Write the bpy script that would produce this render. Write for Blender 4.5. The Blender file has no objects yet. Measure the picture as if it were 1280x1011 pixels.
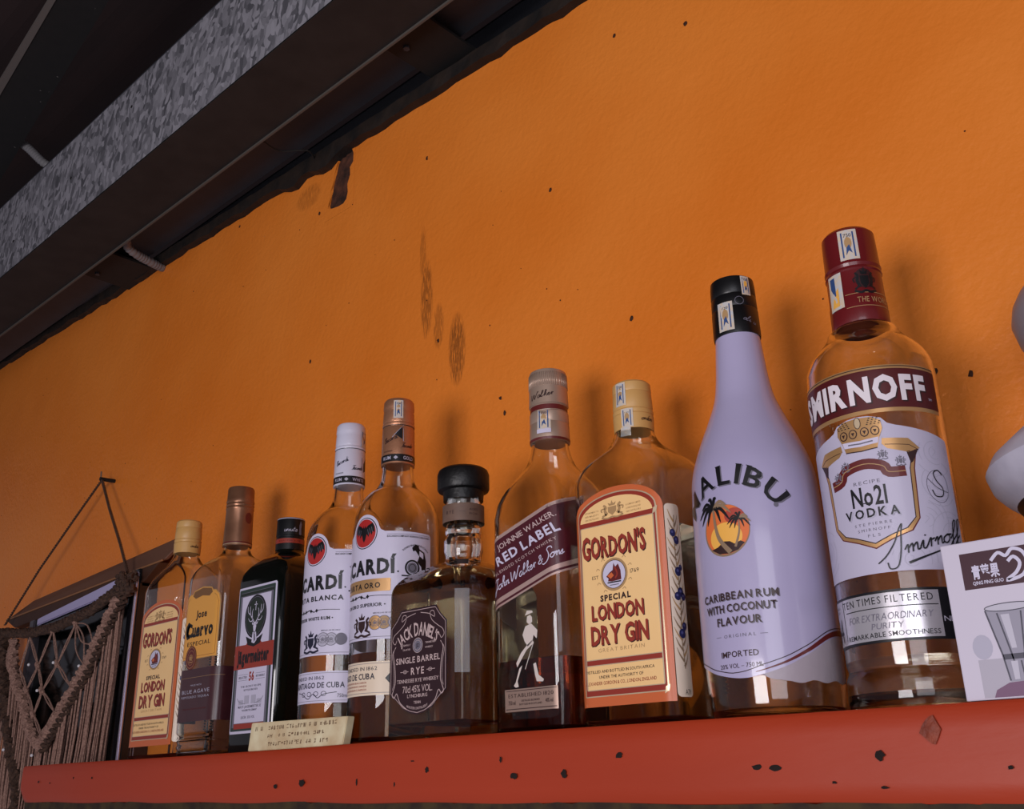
import bpy, bmesh, math, random
from mathutils import Vector, Matrix
from mathutils.geometry import tessellate_polygon
random.seed(7)
PI=math.pi
SC=bpy.context.scene
COL=SC.collection
# ---------------- camera ----------------
cd=bpy.data.cameras.new('camera'); cam=bpy.data.objects.new('camera',cd); COL.objects.link(cam); SC.camera=cam
cd.sensor_fit='HORIZONTAL'; cd.sensor_width=36.0; cd.lens=36.0*1257.91/1280; cd.clip_start=.01; cd.clip_end=50
cam.matrix_world=Matrix(((.72763028,.25795504,.63562046,0),(.68565905,-.24562262,-.68523076,0),(-.02063597,.93441357,-.35559166,0),(0,0,0,1)))
# ---------------- world, lights, exposure ----------------
w=bpy.data.worlds.new('world'); SC.world=w; w.use_nodes=True
bg=w.node_tree.nodes['Background']; bg.inputs[0].default_value=(.70,.66,.78,1); bg.inputs[1].default_value=.30
def area(name,loc,target,sx,sy,power,col):
    l=bpy.data.lights.new(name,'AREA'); l.shape='RECTANGLE'; l.size=sx; l.size_y=sy; l.energy=power; l.color=col
    o=bpy.data.objects.new(name,l); COL.objects.link(o); o.location=loc
    o.rotation_euler=(Vector(target)-Vector(loc)).to_track_quat('-Z','Y').to_euler(); return o
area('window_light',(-.22,-1.0,-.10),(-.45,.6,.25),.62,.5,15.0,(1.0,.94,.96))
area('doorway_light',(.75,-1.0,.22),(-.3,.6,.15),.9,.9,10.0,(.93,.92,1.0))
SC.view_settings.view_transform='Standard'; SC.view_settings.look='None'; SC.view_settings.gamma=1; SC.view_settings.use_curve_mapping=False
SC.view_settings.exposure=-0.2
try:
    SC.cycles.max_bounces=24; SC.cycles.transmission_bounces=24; SC.cycles.transparent_max_bounces=16; SC.cycles.glossy_bounces=8
except Exception: pass
# ---------------- materials ----------------
def lin(c):
    return tuple(((v/255)/12.92 if v/255<=.04045 else ((v/255+.055)/1.055)**2.4) for v in c)
MATS={}
def mat(name,rgb,rough=.5,metal=0,trans=0,ior=1.45,noise=None,bump=0,bscale=200,coat=0,spec=None,stretch=None):
    """noise=(scale, second rgb, amount)"""
    if name in MATS: return MATS[name]
    m=bpy.data.materials.new(name); m.use_nodes=True; nt=m.node_tree; p=nt.nodes['Principled BSDF']
    c=(*lin(rgb),1); p.inputs['Base Color'].default_value=c; p.inputs['Roughness'].default_value=rough
    p.inputs['Metallic'].default_value=metal; p.inputs['Transmission Weight'].default_value=trans; p.inputs['IOR'].default_value=ior
    if coat: p.inputs['Coat Weight'].default_value=coat; p.inputs['Coat Roughness'].default_value=.08
    if spec is not None: p.inputs['Specular IOR Level'].default_value=spec
    tc=nt.nodes.new('ShaderNodeTexCoord'); src=tc.outputs['Object']
    if stretch:
        mp=nt.nodes.new('ShaderNodeMapping'); mp.inputs['Scale'].default_value=stretch; nt.links.new(src,mp.inputs[0]); src=mp.outputs[0]
    if noise:
        n=nt.nodes.new('ShaderNodeTexNoise'); n.inputs['Scale'].default_value=noise[0]; n.inputs['Detail'].default_value=6; nt.links.new(src,n.inputs['Vector'])
        r=nt.nodes.new('ShaderNodeValToRGB'); r.color_ramp.elements[0].position=.5-noise[2]; r.color_ramp.elements[1].position=.5+noise[2]
        r.color_ramp.elements[0].color=(*lin(noise[1]),1); r.color_ramp.elements[1].color=c
        nt.links.new(n.outputs['Fac'],r.inputs[0]); nt.links.new(r.outputs[0],p.inputs['Base Color'])
    if bump:
        n=nt.nodes.new('ShaderNodeTexNoise'); n.inputs['Scale'].default_value=bscale; n.inputs['Detail'].default_value=5; nt.links.new(src,n.inputs['Vector'])
        b=nt.nodes.new('ShaderNodeBump'); b.inputs['Strength'].default_value=bump; b.inputs['Distance'].default_value=.002
        nt.links.new(n.outputs['Fac'],b.inputs['Height']); nt.links.new(b.outputs[0],p.inputs['Normal'])
    MATS[name]=m; return m
# ---------------- object helpers ----------------
def link(name,me,parent=None,m=None,smooth=False):
    o=bpy.data.objects.new(name,me); COL.objects.link(o)
    if parent: o.parent=parent
    if m is not None and len(me.materials)==0: me.materials.append(m)
    if smooth:
        for p in me.polygons: p.use_smooth=True
    return o
def bm_obj(name,bm,m,parent=None,smooth=False):
    me=bpy.data.meshes.new(name); bm.normal_update(); bm.to_mesh(me); bm.free(); return link(name,me,parent,m,smooth)
def tag(o,label=None,cat=None,group=None,kind=None):
    if label: o['label']=label
    if cat: o['category']=cat
    if group: o['group']=group
    if kind: o['kind']=kind
    return o
def empty(name,loc,rz=0):
    o=bpy.data.objects.new(name,None); COL.objects.link(o); o.location=loc; o.rotation_euler=(0,0,rz); o.empty_display_size=.02; return o
def box(bm,a,b,bev=0):
    x0,y0,z0=a; x1,y1,z1=b
    t=bmesh.new(); bmesh.ops.create_cube(t,size=1)
    bmesh.ops.scale(t,vec=(x1-x0,y1-y0,z1-z0),verts=t.verts); bmesh.ops.translate(t,vec=((x0+x1)/2,(y0+y1)/2,(z0+z1)/2),verts=t.verts)
    if bev: bmesh.ops.bevel(t,geom=t.edges[:],offset=bev,segments=2,affect='EDGES',profile=.5)
    me=bpy.data.meshes.new('t'); t.to_mesh(me); t.free(); bm.from_mesh(me); bpy.data.meshes.remove(me)
def hexa(bm,p):   # 8 corners: bottom 4 then top 4
    v=[bm.verts.new(q) for q in p]
    for f in ((3,2,1,0),(4,5,6,7),(0,1,5,4),(1,2,6,5),(2,3,7,6),(3,0,4,7)): bm.faces.new([v[i] for i in f])
def tube(bm,pts,rad,n=6,cap=True):
    pts=[Vector(p) for p in pts]; rings=[]; up=Vector((.13,.31,.94))
    for i,p in enumerate(pts):
        d=(pts[min(i+1,len(pts)-1)]-pts[max(i-1,0)]).normalized()
        u=up-d*up.dot(d)
        if u.length<1e-3: u=Vector((1,0,0))-d*d.x
        u.normalize(); up=u; v=d.cross(u); r=rad(i/(len(pts)-1)) if callable(rad) else rad
        rings.append([bm.verts.new(p+(u*math.cos(2*PI*k/n)+v*math.sin(2*PI*k/n))*r) for k in range(n)])
    for a,b in zip(rings,rings[1:]):
        for k in range(n): bm.faces.new((a[k],a[(k+1)%n],b[(k+1)%n],b[k]))
    if cap: bm.faces.new(rings[0][::-1]); bm.faces.new(rings[-1])
def cr(pts,k=6):   # catmull-rom through points of any dimension
    P=[tuple(p) for p in pts]
    if len(P)<3: return P
    Q=[P[0]]+P+[P[-1]]; out=[]
    for i in range(1,len(Q)-2):
        for j in range(k):
            t=j/k; a,b,c,d=Q[i-1],Q[i],Q[i+1],Q[i+2]
            out.append(tuple(.5*(2*b[m]+(c[m]-a[m])*t+(2*a[m]-5*b[m]+4*c[m]-d[m])*t*t+(-a[m]+3*b[m]-3*c[m]+d[m])*t**3) for m in range(len(b))))
    out.append(P[-1]); return out
# ---------------- bottle shapes ----------------

# ---- bottle shape maths: section (half width a, half depth b, corner radius r, chamfer flag) by height, all mm
BOT = dict(
 gin_left=dict(pos=(-1.0905,.600),rot=0,prof=[(0,50,21,8),(2,53,24,11),(188,53,24,11),(196,51,23,11),(204,45,21.5,13),(211,36,20,15),(217,26,18,17),(223,19,16.5,16.5),(228,15.5,15,15),(236,13.5,13.5,13.5),(262,13,13,13)]),
 tequila=dict(pos=(-.997,.610),rot=0,prof=[(0,36,34,12),(2,38,36,13),(6,39,37,13),(8,38,36,13),(11,39,37,13),(14,38,36,13),(17,39,37,13),(21,37,35,13),(26,39.5,37.5,12),(185,39.5,37.5,12),(195,38,36,14),(203,33.5,32.5,18),(209,28,27.5,22),(214,21,21,20),(218,17,17,17),(223,15,15,15),(290,13,13,13)]),
 herbal=dict(pos=(-.9007,.615),rot=0,prof=[(0,38,34,8),(3,40,36,9),(172,40,36,9),(180,39,35,10),(188,34.5,31.5,12),(195,27,25.5,15),(201,18,18,16),(205,15,15,15),(210,14,14,14),(236,13,13,13)]),
 rum_white=dict(pos=(-.778,.597),rot=0,prof=[(0,36,36,36),(3,39,39,39),(160,39.5,39.5,39.5),(182,39.3,39.3,39.3),(196,38.3,38.3,38.3),(206,35.3,35.3,35.3),(213,31.3,31.3,31.3),(219,26.3,26.3,26.3),(224,20.5,20.5,20.5),(229,17,17,17),(234,15.4,15.4,15.4),(242,14.6,14.6,14.6),(308,13.5,13.5,13.5)]),
 rum_gold=dict(pos=(-.692,.587),rot=0,prof=[(0,36,36,36),(3,39,39,39),(160,39.5,39.5,39.5),(182,39.3,39.3,39.3),(196,38.3,38.3,38.3),(206,35.3,35.3,35.3),(213,31.3,31.3,31.3),(219,26.3,26.3,26.3),(224,20.5,20.5,20.5),(229,17,17,17),(234,15.4,15.4,15.4),(242,14.6,14.6,14.6),(308,13.5,13.5,13.5)]),
 rye=dict(pos=(-.597,.580),rot=0,cham=True,prof=[(0,42,43,8),(4,45.3,46,8),(112,45.3,46,8),(120,44,44.5,9),(127,39.5,40,12),(132,33,33.5,16),(136,26,26,20),(139,21,21,21),(143,19,19,19),(150,20.5,20.5,20.5),(158,20.5,20.5,20.5),(163,18.5,18.5,18.5),(165,19.5,19.5,19.5),(169,19.5,19.5,19.5),(172,17.2,17.2,17.2),(186,17,17,17),(188,18.4,18.4,18.4),(194,18.4,18.4,18.4),(196,15,15,15),(206,14,14,14)]),
 scotch=dict(pos=(-.5146,.600),rot=0,prof=[(0,34,34,12),(3,37,37,13),(165,37,37,13),(176,36,36,15),(188,32.5,32.5,19),(199,26.5,26.5,22),(209,20.5,20.5,20),(217,17.5,17.5,17.5),(226,15.5,15.5,15.5),(240,14.5,14.5,14.5),(285,13,13,13)]),
 gin_right=dict(pos=(-.429,.600),rot=0,prof=[(0,40,27,9),(2,43,30,12),(176,43,30,12),(184,41.5,29,13),(191,37,27,15),(197,30,24,18),(203,23,20.5,20),(209,18,18,18),(214,16,16,16),(221,14.5,14.5,14.5),(252,13,13,13)]),
 coconut=dict(pos=(-.324,.585),rot=0,prof=[(0,36,36,36),(3,39.5,39.5,39.5),(12,41.3,41.3,41.3),(40,42.6,42.6,42.6),(100,42.3,42.3,42.3),(132,41.5,41.5,41.5),(150,40.6,40.6,40.6),(160,39,39,39),(170,36,36,36),(182,31.5,31.5,31.5),(195,26,26,26),(210,20.4,20.4,20.4),(225,17.8,17.8,17.8),(241,16.4,16.4,16.4),(256,15.2,15.2,15.2),(292,14,14,14)]),
 vodka=dict(pos=(-.235,.585),rot=0,prof=[(0,35,35,35),(2,37.8,37.8,37.8),(6,38.6,38.6,38.6),(17,38,38,38),(22,36.2,36.2,36.2),(26,37.2,37.2,37.2),(60,37.6,37.6,37.6),(120,38,38,38),(190,38.8,38.8,38.8),(203,38.2,38.2,38.2),(211,35.6,35.6,35.6),(217,31.5,31.5,31.5),(223,26,26,26),(228,22.6,22.6,22.6),(231,21.6,21.6,21.6),(233.5,18,18,18),(240,16,16,16),(295,14,14,14)]),
)
SHELF_Z=.0353
def sect(b,z):
    p=b['prof']
    if z<=p[0][0]: return p[0][1:]
    for q0,q1 in zip(p,p[1:]):
        if z<=q1[0]:
            t=(z-q0[0])/(q1[0]-q0[0]); return tuple(u+(v-u)*t for u,v in zip(q0[1:],q1[1:]))
    return p[-1][1:]
def per(a,b,r,s,cham=False):
    """point and outward normal at arc length s (mm, + to the right) from the middle of the front, section a,b,r"""
    sg=1 if s>=0 else -1; s=abs(s)
    f=a-r; q=(math.pi/2*r) if not cham else r*math.sqrt(2); sd=2*(b-r)
    if s<=f: x,y,nx,ny=s,-b,0,-1
    elif s<=f+q:
        if cham:
            t=(s-f)/q; x,y=f+r*t,-b+r*t; nx,ny=.7071,-.7071
        else:
            w=(s-f)/max(r,1e-6); x,y=f+r*math.sin(w),-(b-r)-r*math.cos(w); nx,ny=math.sin(w),-math.cos(w)
    elif s<=f+q+sd: x,y,nx,ny=a,-(b-r)+(s-f-q),1,0
    else:
        w=min((s-f-q-sd)/max(r,1e-6),1.57); x,y=f+r*math.cos(w),(b-r)+r*math.sin(w); nx,ny=math.cos(w),math.sin(w)
    return sg*x,y,sg*nx,ny
def surf(b,s,z,off=0.0):
    a,bb,r=sect(b,z); ref=sect(b,b.get('zref',100))
    if abs(a-r)<.01 and abs(bb-r)<.01: s=s*r/ref[2]      # round: keep the angle
    x,y,nx,ny=per(a,bb,r,s,b.get('cham'))
    return ((x+nx*off),(y+ny*off),z)
# ---------------- lofts for bottles ----------------
def ring_pts(a,b,r,cham,n=10):
    r=max(min(r,a,b),.05); pts=[]
    for (sx,sy,a0) in ((1,-1,-90),(1,1,0),(-1,1,90),(-1,-1,180)):
        cx,cy=sx*(a-r),sy*(b-r)
        for k in range(n+1):
            w=math.radians(a0+90*k/n)
            if cham:
                t=k/n; w0=math.radians(a0); w1=math.radians(a0+90)
                pts.append((cx+r*(math.cos(w0)*(1-t)+math.cos(w1)*t),cy+r*(math.sin(w0)*(1-t)+math.sin(w1)*t)))
            else: pts.append((cx+r*math.cos(w),cy+r*math.sin(w)))
    return pts
def smoothprof(prof,k=3):
    """densify only where the radius changes"""
    out=[]
    for i,q in enumerate(prof):
        out.append(q)
    return out
def rings(bm,prof,cham=False,off=0,flip=False,n=10,capb=True,capt=True,modr=None):
    R=[]
    for (z,a,b,r) in prof:
        pts=ring_pts(a-off,b-off,r-off,cham,n)
        if modr: pts=[(x*modr(z,math.atan2(y,x)),y*modr(z,math.atan2(y,x))) for x,y in pts]
        R.append([bm.verts.new((x/1e3,y/1e3,z/1e3)) for x,y in pts])
    for A,B in zip(R,R[1:]):
        for k in range(len(A)):
            f=(A[k],A[(k+1)%len(A)],B[(k+1)%len(A)],B[k]); bm.faces.new(f[::-1] if flip else f)
    if capb: bm.faces.new(R[0] if flip else R[0][::-1])
    if capt: bm.faces.new(R[-1][::-1] if flip else R[-1])
    return R
def loft_obj(name,prof,m,parent,cham=False,off=0,n=10,smooth=True,modr=None,sharp=35):
    bm=bmesh.new(); rings(bm,prof,cham,off,n=n,modr=modr)
    bmesh.ops.remove_doubles(bm,verts=bm.verts,dist=2e-6)
    o=bm_obj(name,bm,m,parent,smooth)
    try: o.data.set_sharp_from_angle(angle=math.radians(sharp))
    except Exception: pass
    return o
def dense(prof,step=3.0):
    """Catmull-Rom through the profile so shoulders are round"""
    out=[prof[0]]
    for i in range(len(prof)-1):
        p0=prof[max(i-1,0)];p1=prof[i];p2=prof[i+1];p3=prof[min(i+2,len(prof)-1)]
        d=abs(p2[1]-p1[1])
        k=1 if (d<1.2 and abs(p2[2]-p1[2])<1.2) else 4
        for j in range(1,k+1):
            t=j/k; zz=p1[0]+(p2[0]-p1[0])*t; row=[zz]
            for m in (1,2,3):
                h=p2[0]-p1[0]
                m1=(p2[m]-p0[m])/max(p2[0]-p0[0],1e-3)*h if i>0 else p2[m]-p1[m]
                m2=(p3[m]-p1[m])/max(p3[0]-p1[0],1e-3)*h if i<len(prof)-2 else p2[m]-p1[m]
                lim=abs(p2[m]-p1[m])*2.2; m1=max(-lim,min(lim,m1)); m2=max(-lim,min(lim,m2))
                row.append((2*t**3-3*t*t+1)*p1[m]+(t**3-2*t*t+t)*m1+(-2*t**3+3*t*t)*p2[m]+(t**3-t*t)*m2)
            out.append(tuple(row))
    return out
def inner(prof,t,z0,z1):
    b=dict(prof=prof); zs=[z0]+[q[0] for q in prof if z0<q[0]<z1]+[z1]; out=[]
    for z in zs:
        a,bb,r=sect(b,z); out.append((z,a-t,bb-t,max(r-t,1.5)))
    a,bb,r=out[0][1:]; out.insert(0,(z0-1.2,a-2.5,bb-2.5,max(r-2.5,1)))
    return out
def make_glass(root,b,m,t=2.4,z0=6,ztop=None,name='glass_body'):
    P=dense(b['prof']); b['dprof']=P
    if ztop: P=[q for q in P if q[0]<ztop]+[(ztop,)+sect(dict(prof=P),ztop)]
    bm=bmesh.new(); cham=b.get('cham',False)
    Ro=rings(bm,P,cham,n=10,capt=False)
    Ri=rings(bm,inner(P,t,z0,P[-1][0]),False if cham else cham,n=10,flip=True,capt=False)
    A,B=Ro[-1],Ri[-1]
    for k in range(len(A)): bm.faces.new((A[k],A[(k+1)%len(A)],B[(k+1)%len(A)],B[k]))
    bmesh.ops.remove_doubles(bm,verts=bm.verts,dist=2e-6)
    o=bm_obj(name,bm,m,root,True)
    try: o.data.set_sharp_from_angle(angle=math.radians(40))
    except Exception: pass
    return o
def make_liquid(root,b,m,level,t=2.4,z0=6):
    P=[(z,a+.15,bb+.15,r+.15) for z,a,bb,r in inner(b['dprof'],t,z0,level)]
    P[0]=(P[0][0]-.15,)+P[0][1:]
    return loft_obj('liquid',P,m,root,n=10,sharp=50)
# ---------------- flat print wrapped on a surface ----------------
_G={}
def glyph(ch,bold=0):
    key=(ch,bold)
    if key in _G: return _G[key]
    cu=bpy.data.curves.new('g','FONT'); cu.body=ch; cu.size=1; cu.offset=bold; cu.resolution_u=2; cu.fill_mode='FRONT'
    o=bpy.data.objects.new('g',cu); COL.objects.link(o)
    dg=bpy.context.evaluated_depsgraph_get(); dg.update()
    me=bpy.data.meshes.new_from_object(o.evaluated_get(dg))
    V=[(v.co.x,v.co.y) for v in me.vertices]; F=[tuple(p.vertices) for p in me.polygons]
    bpy.data.objects.remove(o); bpy.data.curves.remove(cu); bpy.data.meshes.remove(me)
    if V:
        x0=min(v[0] for v in V); x1=max(v[0] for v in V); V=[(x-x0,y) for x,y in V]; _G[key]=(V,F,x1-x0)
    else: _G[key]=([],[],.28)
    return _G[key]
SER={'I':((.5,0),(.5,1)),'N':((.12,0),(.12,1),(.88,1)),'R':((.14,0),(.14,1),(.9,0)),'D':((.1,0),(.1,1)),'L':((.15,0),(.15,1)),'M':((.1,0),(.9,0),(.1,1),(.9,1)),
 'A':((.05,0),(.95,0)),'B':((.1,0),(.1,1)),'U':((.15,1),(.85,1)),'E':((.1,0),(.1,1)),'F':((.1,0),(.1,1)),'G':((.9,.42),),'K':((.12,0),(.12,1),(.9,0),(.88,1)),'H':((.12,0),(.12,1),(.88,0),(.88,1)),
 'Y':((.5,0),(.06,1),(.94,1)),'W':((.06,1),(.94,1)),'T':((.5,0),),'J':((.7,1),),'P':((.14,0),(.14,1)),'X':((.1,0),(.9,0),(.1,1),(.9,1))}
def layout(s,bold=0,gap=.07,serif=0,flare=None):
    V=[];F=[];x=0
    for i,ch in enumerate(s):
        gv,gf,gw=glyph(ch,bold)
        if ch==' ': x+=.26; continue
        k=len(V); V+=[(x+a,b) for a,b in gv]; F+=[tuple(j+k for j in f) for f in gf]
        if serif and ch in SER:
            cap=.73
            for (fx,fy) in SER[ch]:
                cx=x+gw*fx; y0=0 if fy==0 else (cap-serif*.45 if fy==1 else cap*fy); k=len(V)
                V+=[(cx-serif*1.25,y0),(cx+serif*1.25,y0),(cx+serif*1.25,y0+serif*.45),(cx-serif*1.25,y0+serif*.45)]; F.append((k,k+1,k+2,k+3))
        x+=gw+gap
    return V,F
CUR={'S':[[(1.3,2.0),(1.15,2.5),(.75,2.6),(.55,2.2),(.75,1.5),(.85,.6),(.6,-.3),(.1,-.6),(-.2,-.3)]],
'm':[[(0,.5),(.2,1),(.22,0)],[(.22,.5),(.48,1),(.52,0)],[(.52,.5),(.78,1),(.84,.1),(1.05,.25)]],
'i':[[(0,.3),(.2,1),(.2,.15),(.35,0),(.5,.35)],[(.3,1.5),(.36,1.6)]],
'r':[[(0,.35),(.2,1.05),(.3,.85),(.5,.95)],[(.25,.9),(.22,0)]],
'n':[[(0,.5),(.2,1),(.22,0)],[(.22,.5),(.5,1),(.55,.1),(.75,.25)]],
'o':[[(.4,1),(.12,.7),(.12,.25),(.35,0),(.6,.35),(.58,.8),(.38,1),(.8,.9)]],
'f':[[(0,.4),(.35,1.2),(.6,2.3),(.45,2.5),(.3,1.9),(.22,0),(.05,-1.1),(-.15,-1.0),(.1,-.1),(.55,.5)]],
'J':[[(1.1,2.4),(.5,2.5),(.3,2.0)],[(.85,2.4),(.7,1),(.4,-.7),(.05,-.8),(.05,-.3),(.9,.4)]],
'h':[[(0,.3),(.35,1.5),(.42,2.3),(.22,2.2),(.12,0)],[(.12,.6),(.42,1),(.48,.1),(.7,.25)]],
'W':[[(0,2.2),(.25,0),(.7,1.9),(.9,0),(1.4,2.4),(1.6,2.2)]],
'a':[[(.58,.9),(.3,1),(.1,.6),(.12,.1),(.38,.05),(.58,.9),(.52,.1),(.75,.25)]],
'l':[[(0,.3),(.38,1.6),(.4,2.3),(.22,2.1),(.14,.3),(.3,0),(.5,.3)]],
'k':[[(0,.3),(.35,1.6),(.36,2.3),(.2,2.1),(.12,0)],[(.55,1),(.14,.5),(.4,.3),(.55,0),(.75,.25)]],
'e':[[(0,.35),(.42,.7),(.32,1),(.12,.7),(.14,.2),(.35,0),(.6,.35)]],
's':[[(0,.2),(.35,1),(.32,.5),(.4,.15),(.15,0),(.6,.3)]],
'&':[[(.8,.9),(.5,0),(.1,.3),(.5,1.2),(.45,1.8),(.2,1.5),(.8,.1)]],
'd':[[(.55,.9),(.3,1),(.1,.5),(.3,0),(.55,.6),(.7,2.2),(.55,.1),(.8,.25)]],
't':[[(.3,1.9),(.2,.2),(.45,.1)],[(.05,1.2),(.55,1.25)]],'u':[[(0,1),(.12,.1),(.4,.1),(.5,1),(.52,.1),(.75,.3)]],
'B':[[(.2,0),(.4,2.3)],[(.2,2.1),(.9,2.2),(.4,1.2),(.9,.6),(.2,0)]],'c':[[(.55,.8),(.3,1),(.1,.4),(.3,0),(.6,.3)]],
'g':[[(.5,.9),(.2,1),(.1,.3),(.45,.2),(.5,.9),(.4,-.8),(0,-.8),(.7,.3)]],'F':[[(.1,2.2),(1.2,2.4)],[(.7,2.3),(.4,.2),(0,0)],[(.3,1.2),(.9,1.3)]]}
class Deco:
    """collects flat shapes in (s,z) mm on one surface and wraps them round it"""
    def __init__(self,b,dz=6,ds=2.5): self.b=b; self.dz=dz; self.ds=ds; self.g={}
    def add(self,part,m,V,F,lay):
        e=self.g.setdefault((part,m.name),([],[],m)); k=len(e[0])
        e[0].extend((x,y,lay) for x,y in V); e[1].extend(tuple(i+k for i in f) for f in F)
    def poly(self,part,m,pts,lay):
        t=tessellate_polygon([[Vector((x,y,0)) for x,y in pts]]); self.add(part,m,pts,[tuple(f) for f in t],lay)
    def rect(self,part,m,x0,z0,x1,z1,lay,r=0):
        if r<=0: P=[(x0,z0),(x1,z0),(x1,z1),(x0,z1)]
        else:
            P=[]
            for cx,cz,a0 in ((x1-r,z0+r,-90),(x1-r,z1-r,0),(x0+r,z1-r,90),(x0+r,z0+r,180)):
                P+=[(cx+r*math.cos(math.radians(a0+18*k)),cz+r*math.sin(math.radians(a0+18*k))) for k in range(6)]
        self.poly(part,m,P,lay)
    def disc(self,part,m,cx,cz,rx,rz,lay,n=28): self.poly(part,m,[(cx+rx*math.cos(2*PI*k/n),cz+rz*math.sin(2*PI*k/n)) for k in range(n)],lay)
    def line(self,part,m,pts,wd,lay,closed=False,smooth=0):
        if smooth: pts=cr(pts,smooth)
        pts=[tuple(p) for p in pts]; 
        if closed: pts=pts+[pts[0]]
        V=[];F=[]; n=len(pts)
        for i,p in enumerate(pts):
            if closed: a=pts[i-1] if i>0 else pts[-2]; c=pts[i+1] if i<n-1 else pts[1]
            else: a=pts[max(i-1,0)]; c=pts[min(i+1,n-1)]
            dx,dz=c[0]-a[0],c[1]-a[1]; L=math.hypot(dx,dz) or 1
            w_=wd(i/(n-1)) if callable(wd) else wd
            nx,nz=-dz/L*w_/2,dx/L*w_/2; V+=[(p[0]+nx,p[1]+nz),(p[0]-nx,p[1]-nz)]
        for i in range(n-1): F.append((2*i,2*i+1,2*i+3,2*i+2))
        self.add(part,m,V,F,lay)
    def ring(self,part,m,cx,cz,rx,rz,wd,lay,n=32,a0=0,a1=360):
        pts=[(cx+rx*math.cos(math.radians(a0+(a1-a0)*k/n)),cz+rz*math.sin(math.radians(a0+(a1-a0)*k/n))) for k in range(n+(a1-a0<360))]
        self.line(part,m,pts,wd,lay,closed=(a1-a0>=360))
    def text(self,part,m,s,cx,z0,wd,h,lay,bold=.0,gap=.07,serif=0,shear=0,rot=0,arc=0,fit=None):
        V,F=layout(s,bold,gap,serif)
        if not V: return
        x0=min(v[0] for v in V); x1=max(v[0] for v in V); kx=wd/(x1-x0); ky=h/.73; out=[]
        for x,y in V:
            X=(x-(x0+x1)/2)*kx; Y=y*ky
            if fit: Y*=fit(X/wd)
            X+=shear*Y
            if arc:
                w_=X/arc; X,Y=(arc+Y)*math.sin(w_),(arc+Y)*math.cos(w_)-arc
            if rot:
                c,q=math.cos(math.radians(rot)),math.sin(math.radians(rot)); X,Y=X*c-Y*q,X*q+Y*c
            out.append((cx+X,z0+Y))
        self.add(part,m,out,F,lay)
    def script(self,part,m,s,x0,z0,xh,wd,lay,rot=0,shear=.35,thick=.5,k=5):
        adv=dict(m=1.0,S=1.0,W=1.5,J=.95,i=.5,o=.72,f=.5,r=.5); x=0; L=[]
        for ch in s:
            if ch==' ': x+=.35; continue
            for st in CUR.get(ch,[]): L.append([(a+x,b) for a,b in st])
            x+=adv.get(ch,.62)
        kx=wd/x; c,q=math.cos(math.radians(rot)),math.sin(math.radians(rot))
        for st in L:
            P=[]
            for a,b in cr(st,k):
                X=a*kx+b*xh*shear; Y=b*xh; P.append((x0+X*c-Y*q,z0+X*q+Y*c))
            self.line(part,m,P,thick,lay)
    def build(self,root,order):
        """order: list of (part name, parent part or None); every material of a part goes into one mesh"""
        objs={}
        for part,par in order:
            ms=[v for (p,_),v in self.g.items() if p==part]
            if not ms: continue
            me=bpy.data.meshes.new(part); bm=bmesh.new()
            for mi,(V,F,m) in enumerate(ms):
                me.materials.append(m); vs=[bm.verts.new(v) for v in V]
                for f in F:
                    try: fc=bm.faces.new([vs[i] for i in f]); fc.material_index=mi
                    except ValueError: pass
            xs=[v.co.x for v in bm.verts]; zs=[v.co.y for v in bm.verts]
            for lo,hi,st,no in ((min(xs),max(xs),self.ds,(1,0,0)),(min(zs),max(zs),self.dz,(0,1,0))):
                if not st: continue
                q=math.ceil(lo/st)*st+.013
                while q<hi:
                    bmesh.ops.bisect_plane(bm,geom=bm.verts[:]+bm.edges[:]+bm.faces[:],plane_co=Vector(no)*q,plane_no=no,dist=1e-5); q+=st
            for v in bm.verts:
                x,y,z=surf(self.b,v.co.x,v.co.y,.12+v.co.z*.09); v.co=(x/1e3,y/1e3,z/1e3)
            for f in bm.faces: f.smooth=True
            bm.normal_update()
            for f in bm.faces:      # face outwards
                c=f.calc_center_median()
                if f.normal.x*c.x+f.normal.y*c.y<0: f.normal_flip()
            bm.to_mesh(me); bm.free()
            objs[part]=link(part,me,objs.get(par) if par else root)
        return objs
def bottle(kind,label,cat='bottle'):
    b=BOT[kind]; r=empty('liquor_bottle',(b['pos'][0],b['pos'][1],SHELF_Z)); tag(r,label,cat,'liquor bottles standing on the red shelf'); return r,b
def capprof(*q): return [(z,r,r,r) for z,r in q]
def make_cap(name,root,q,m,modr=None,sharp=30):
    P=capprof(*q); return loft_obj(name,P,m,root,n=12,modr=modr,sharp=sharp),dict(prof=P,zref=P[len(P)//2][0])
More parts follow.
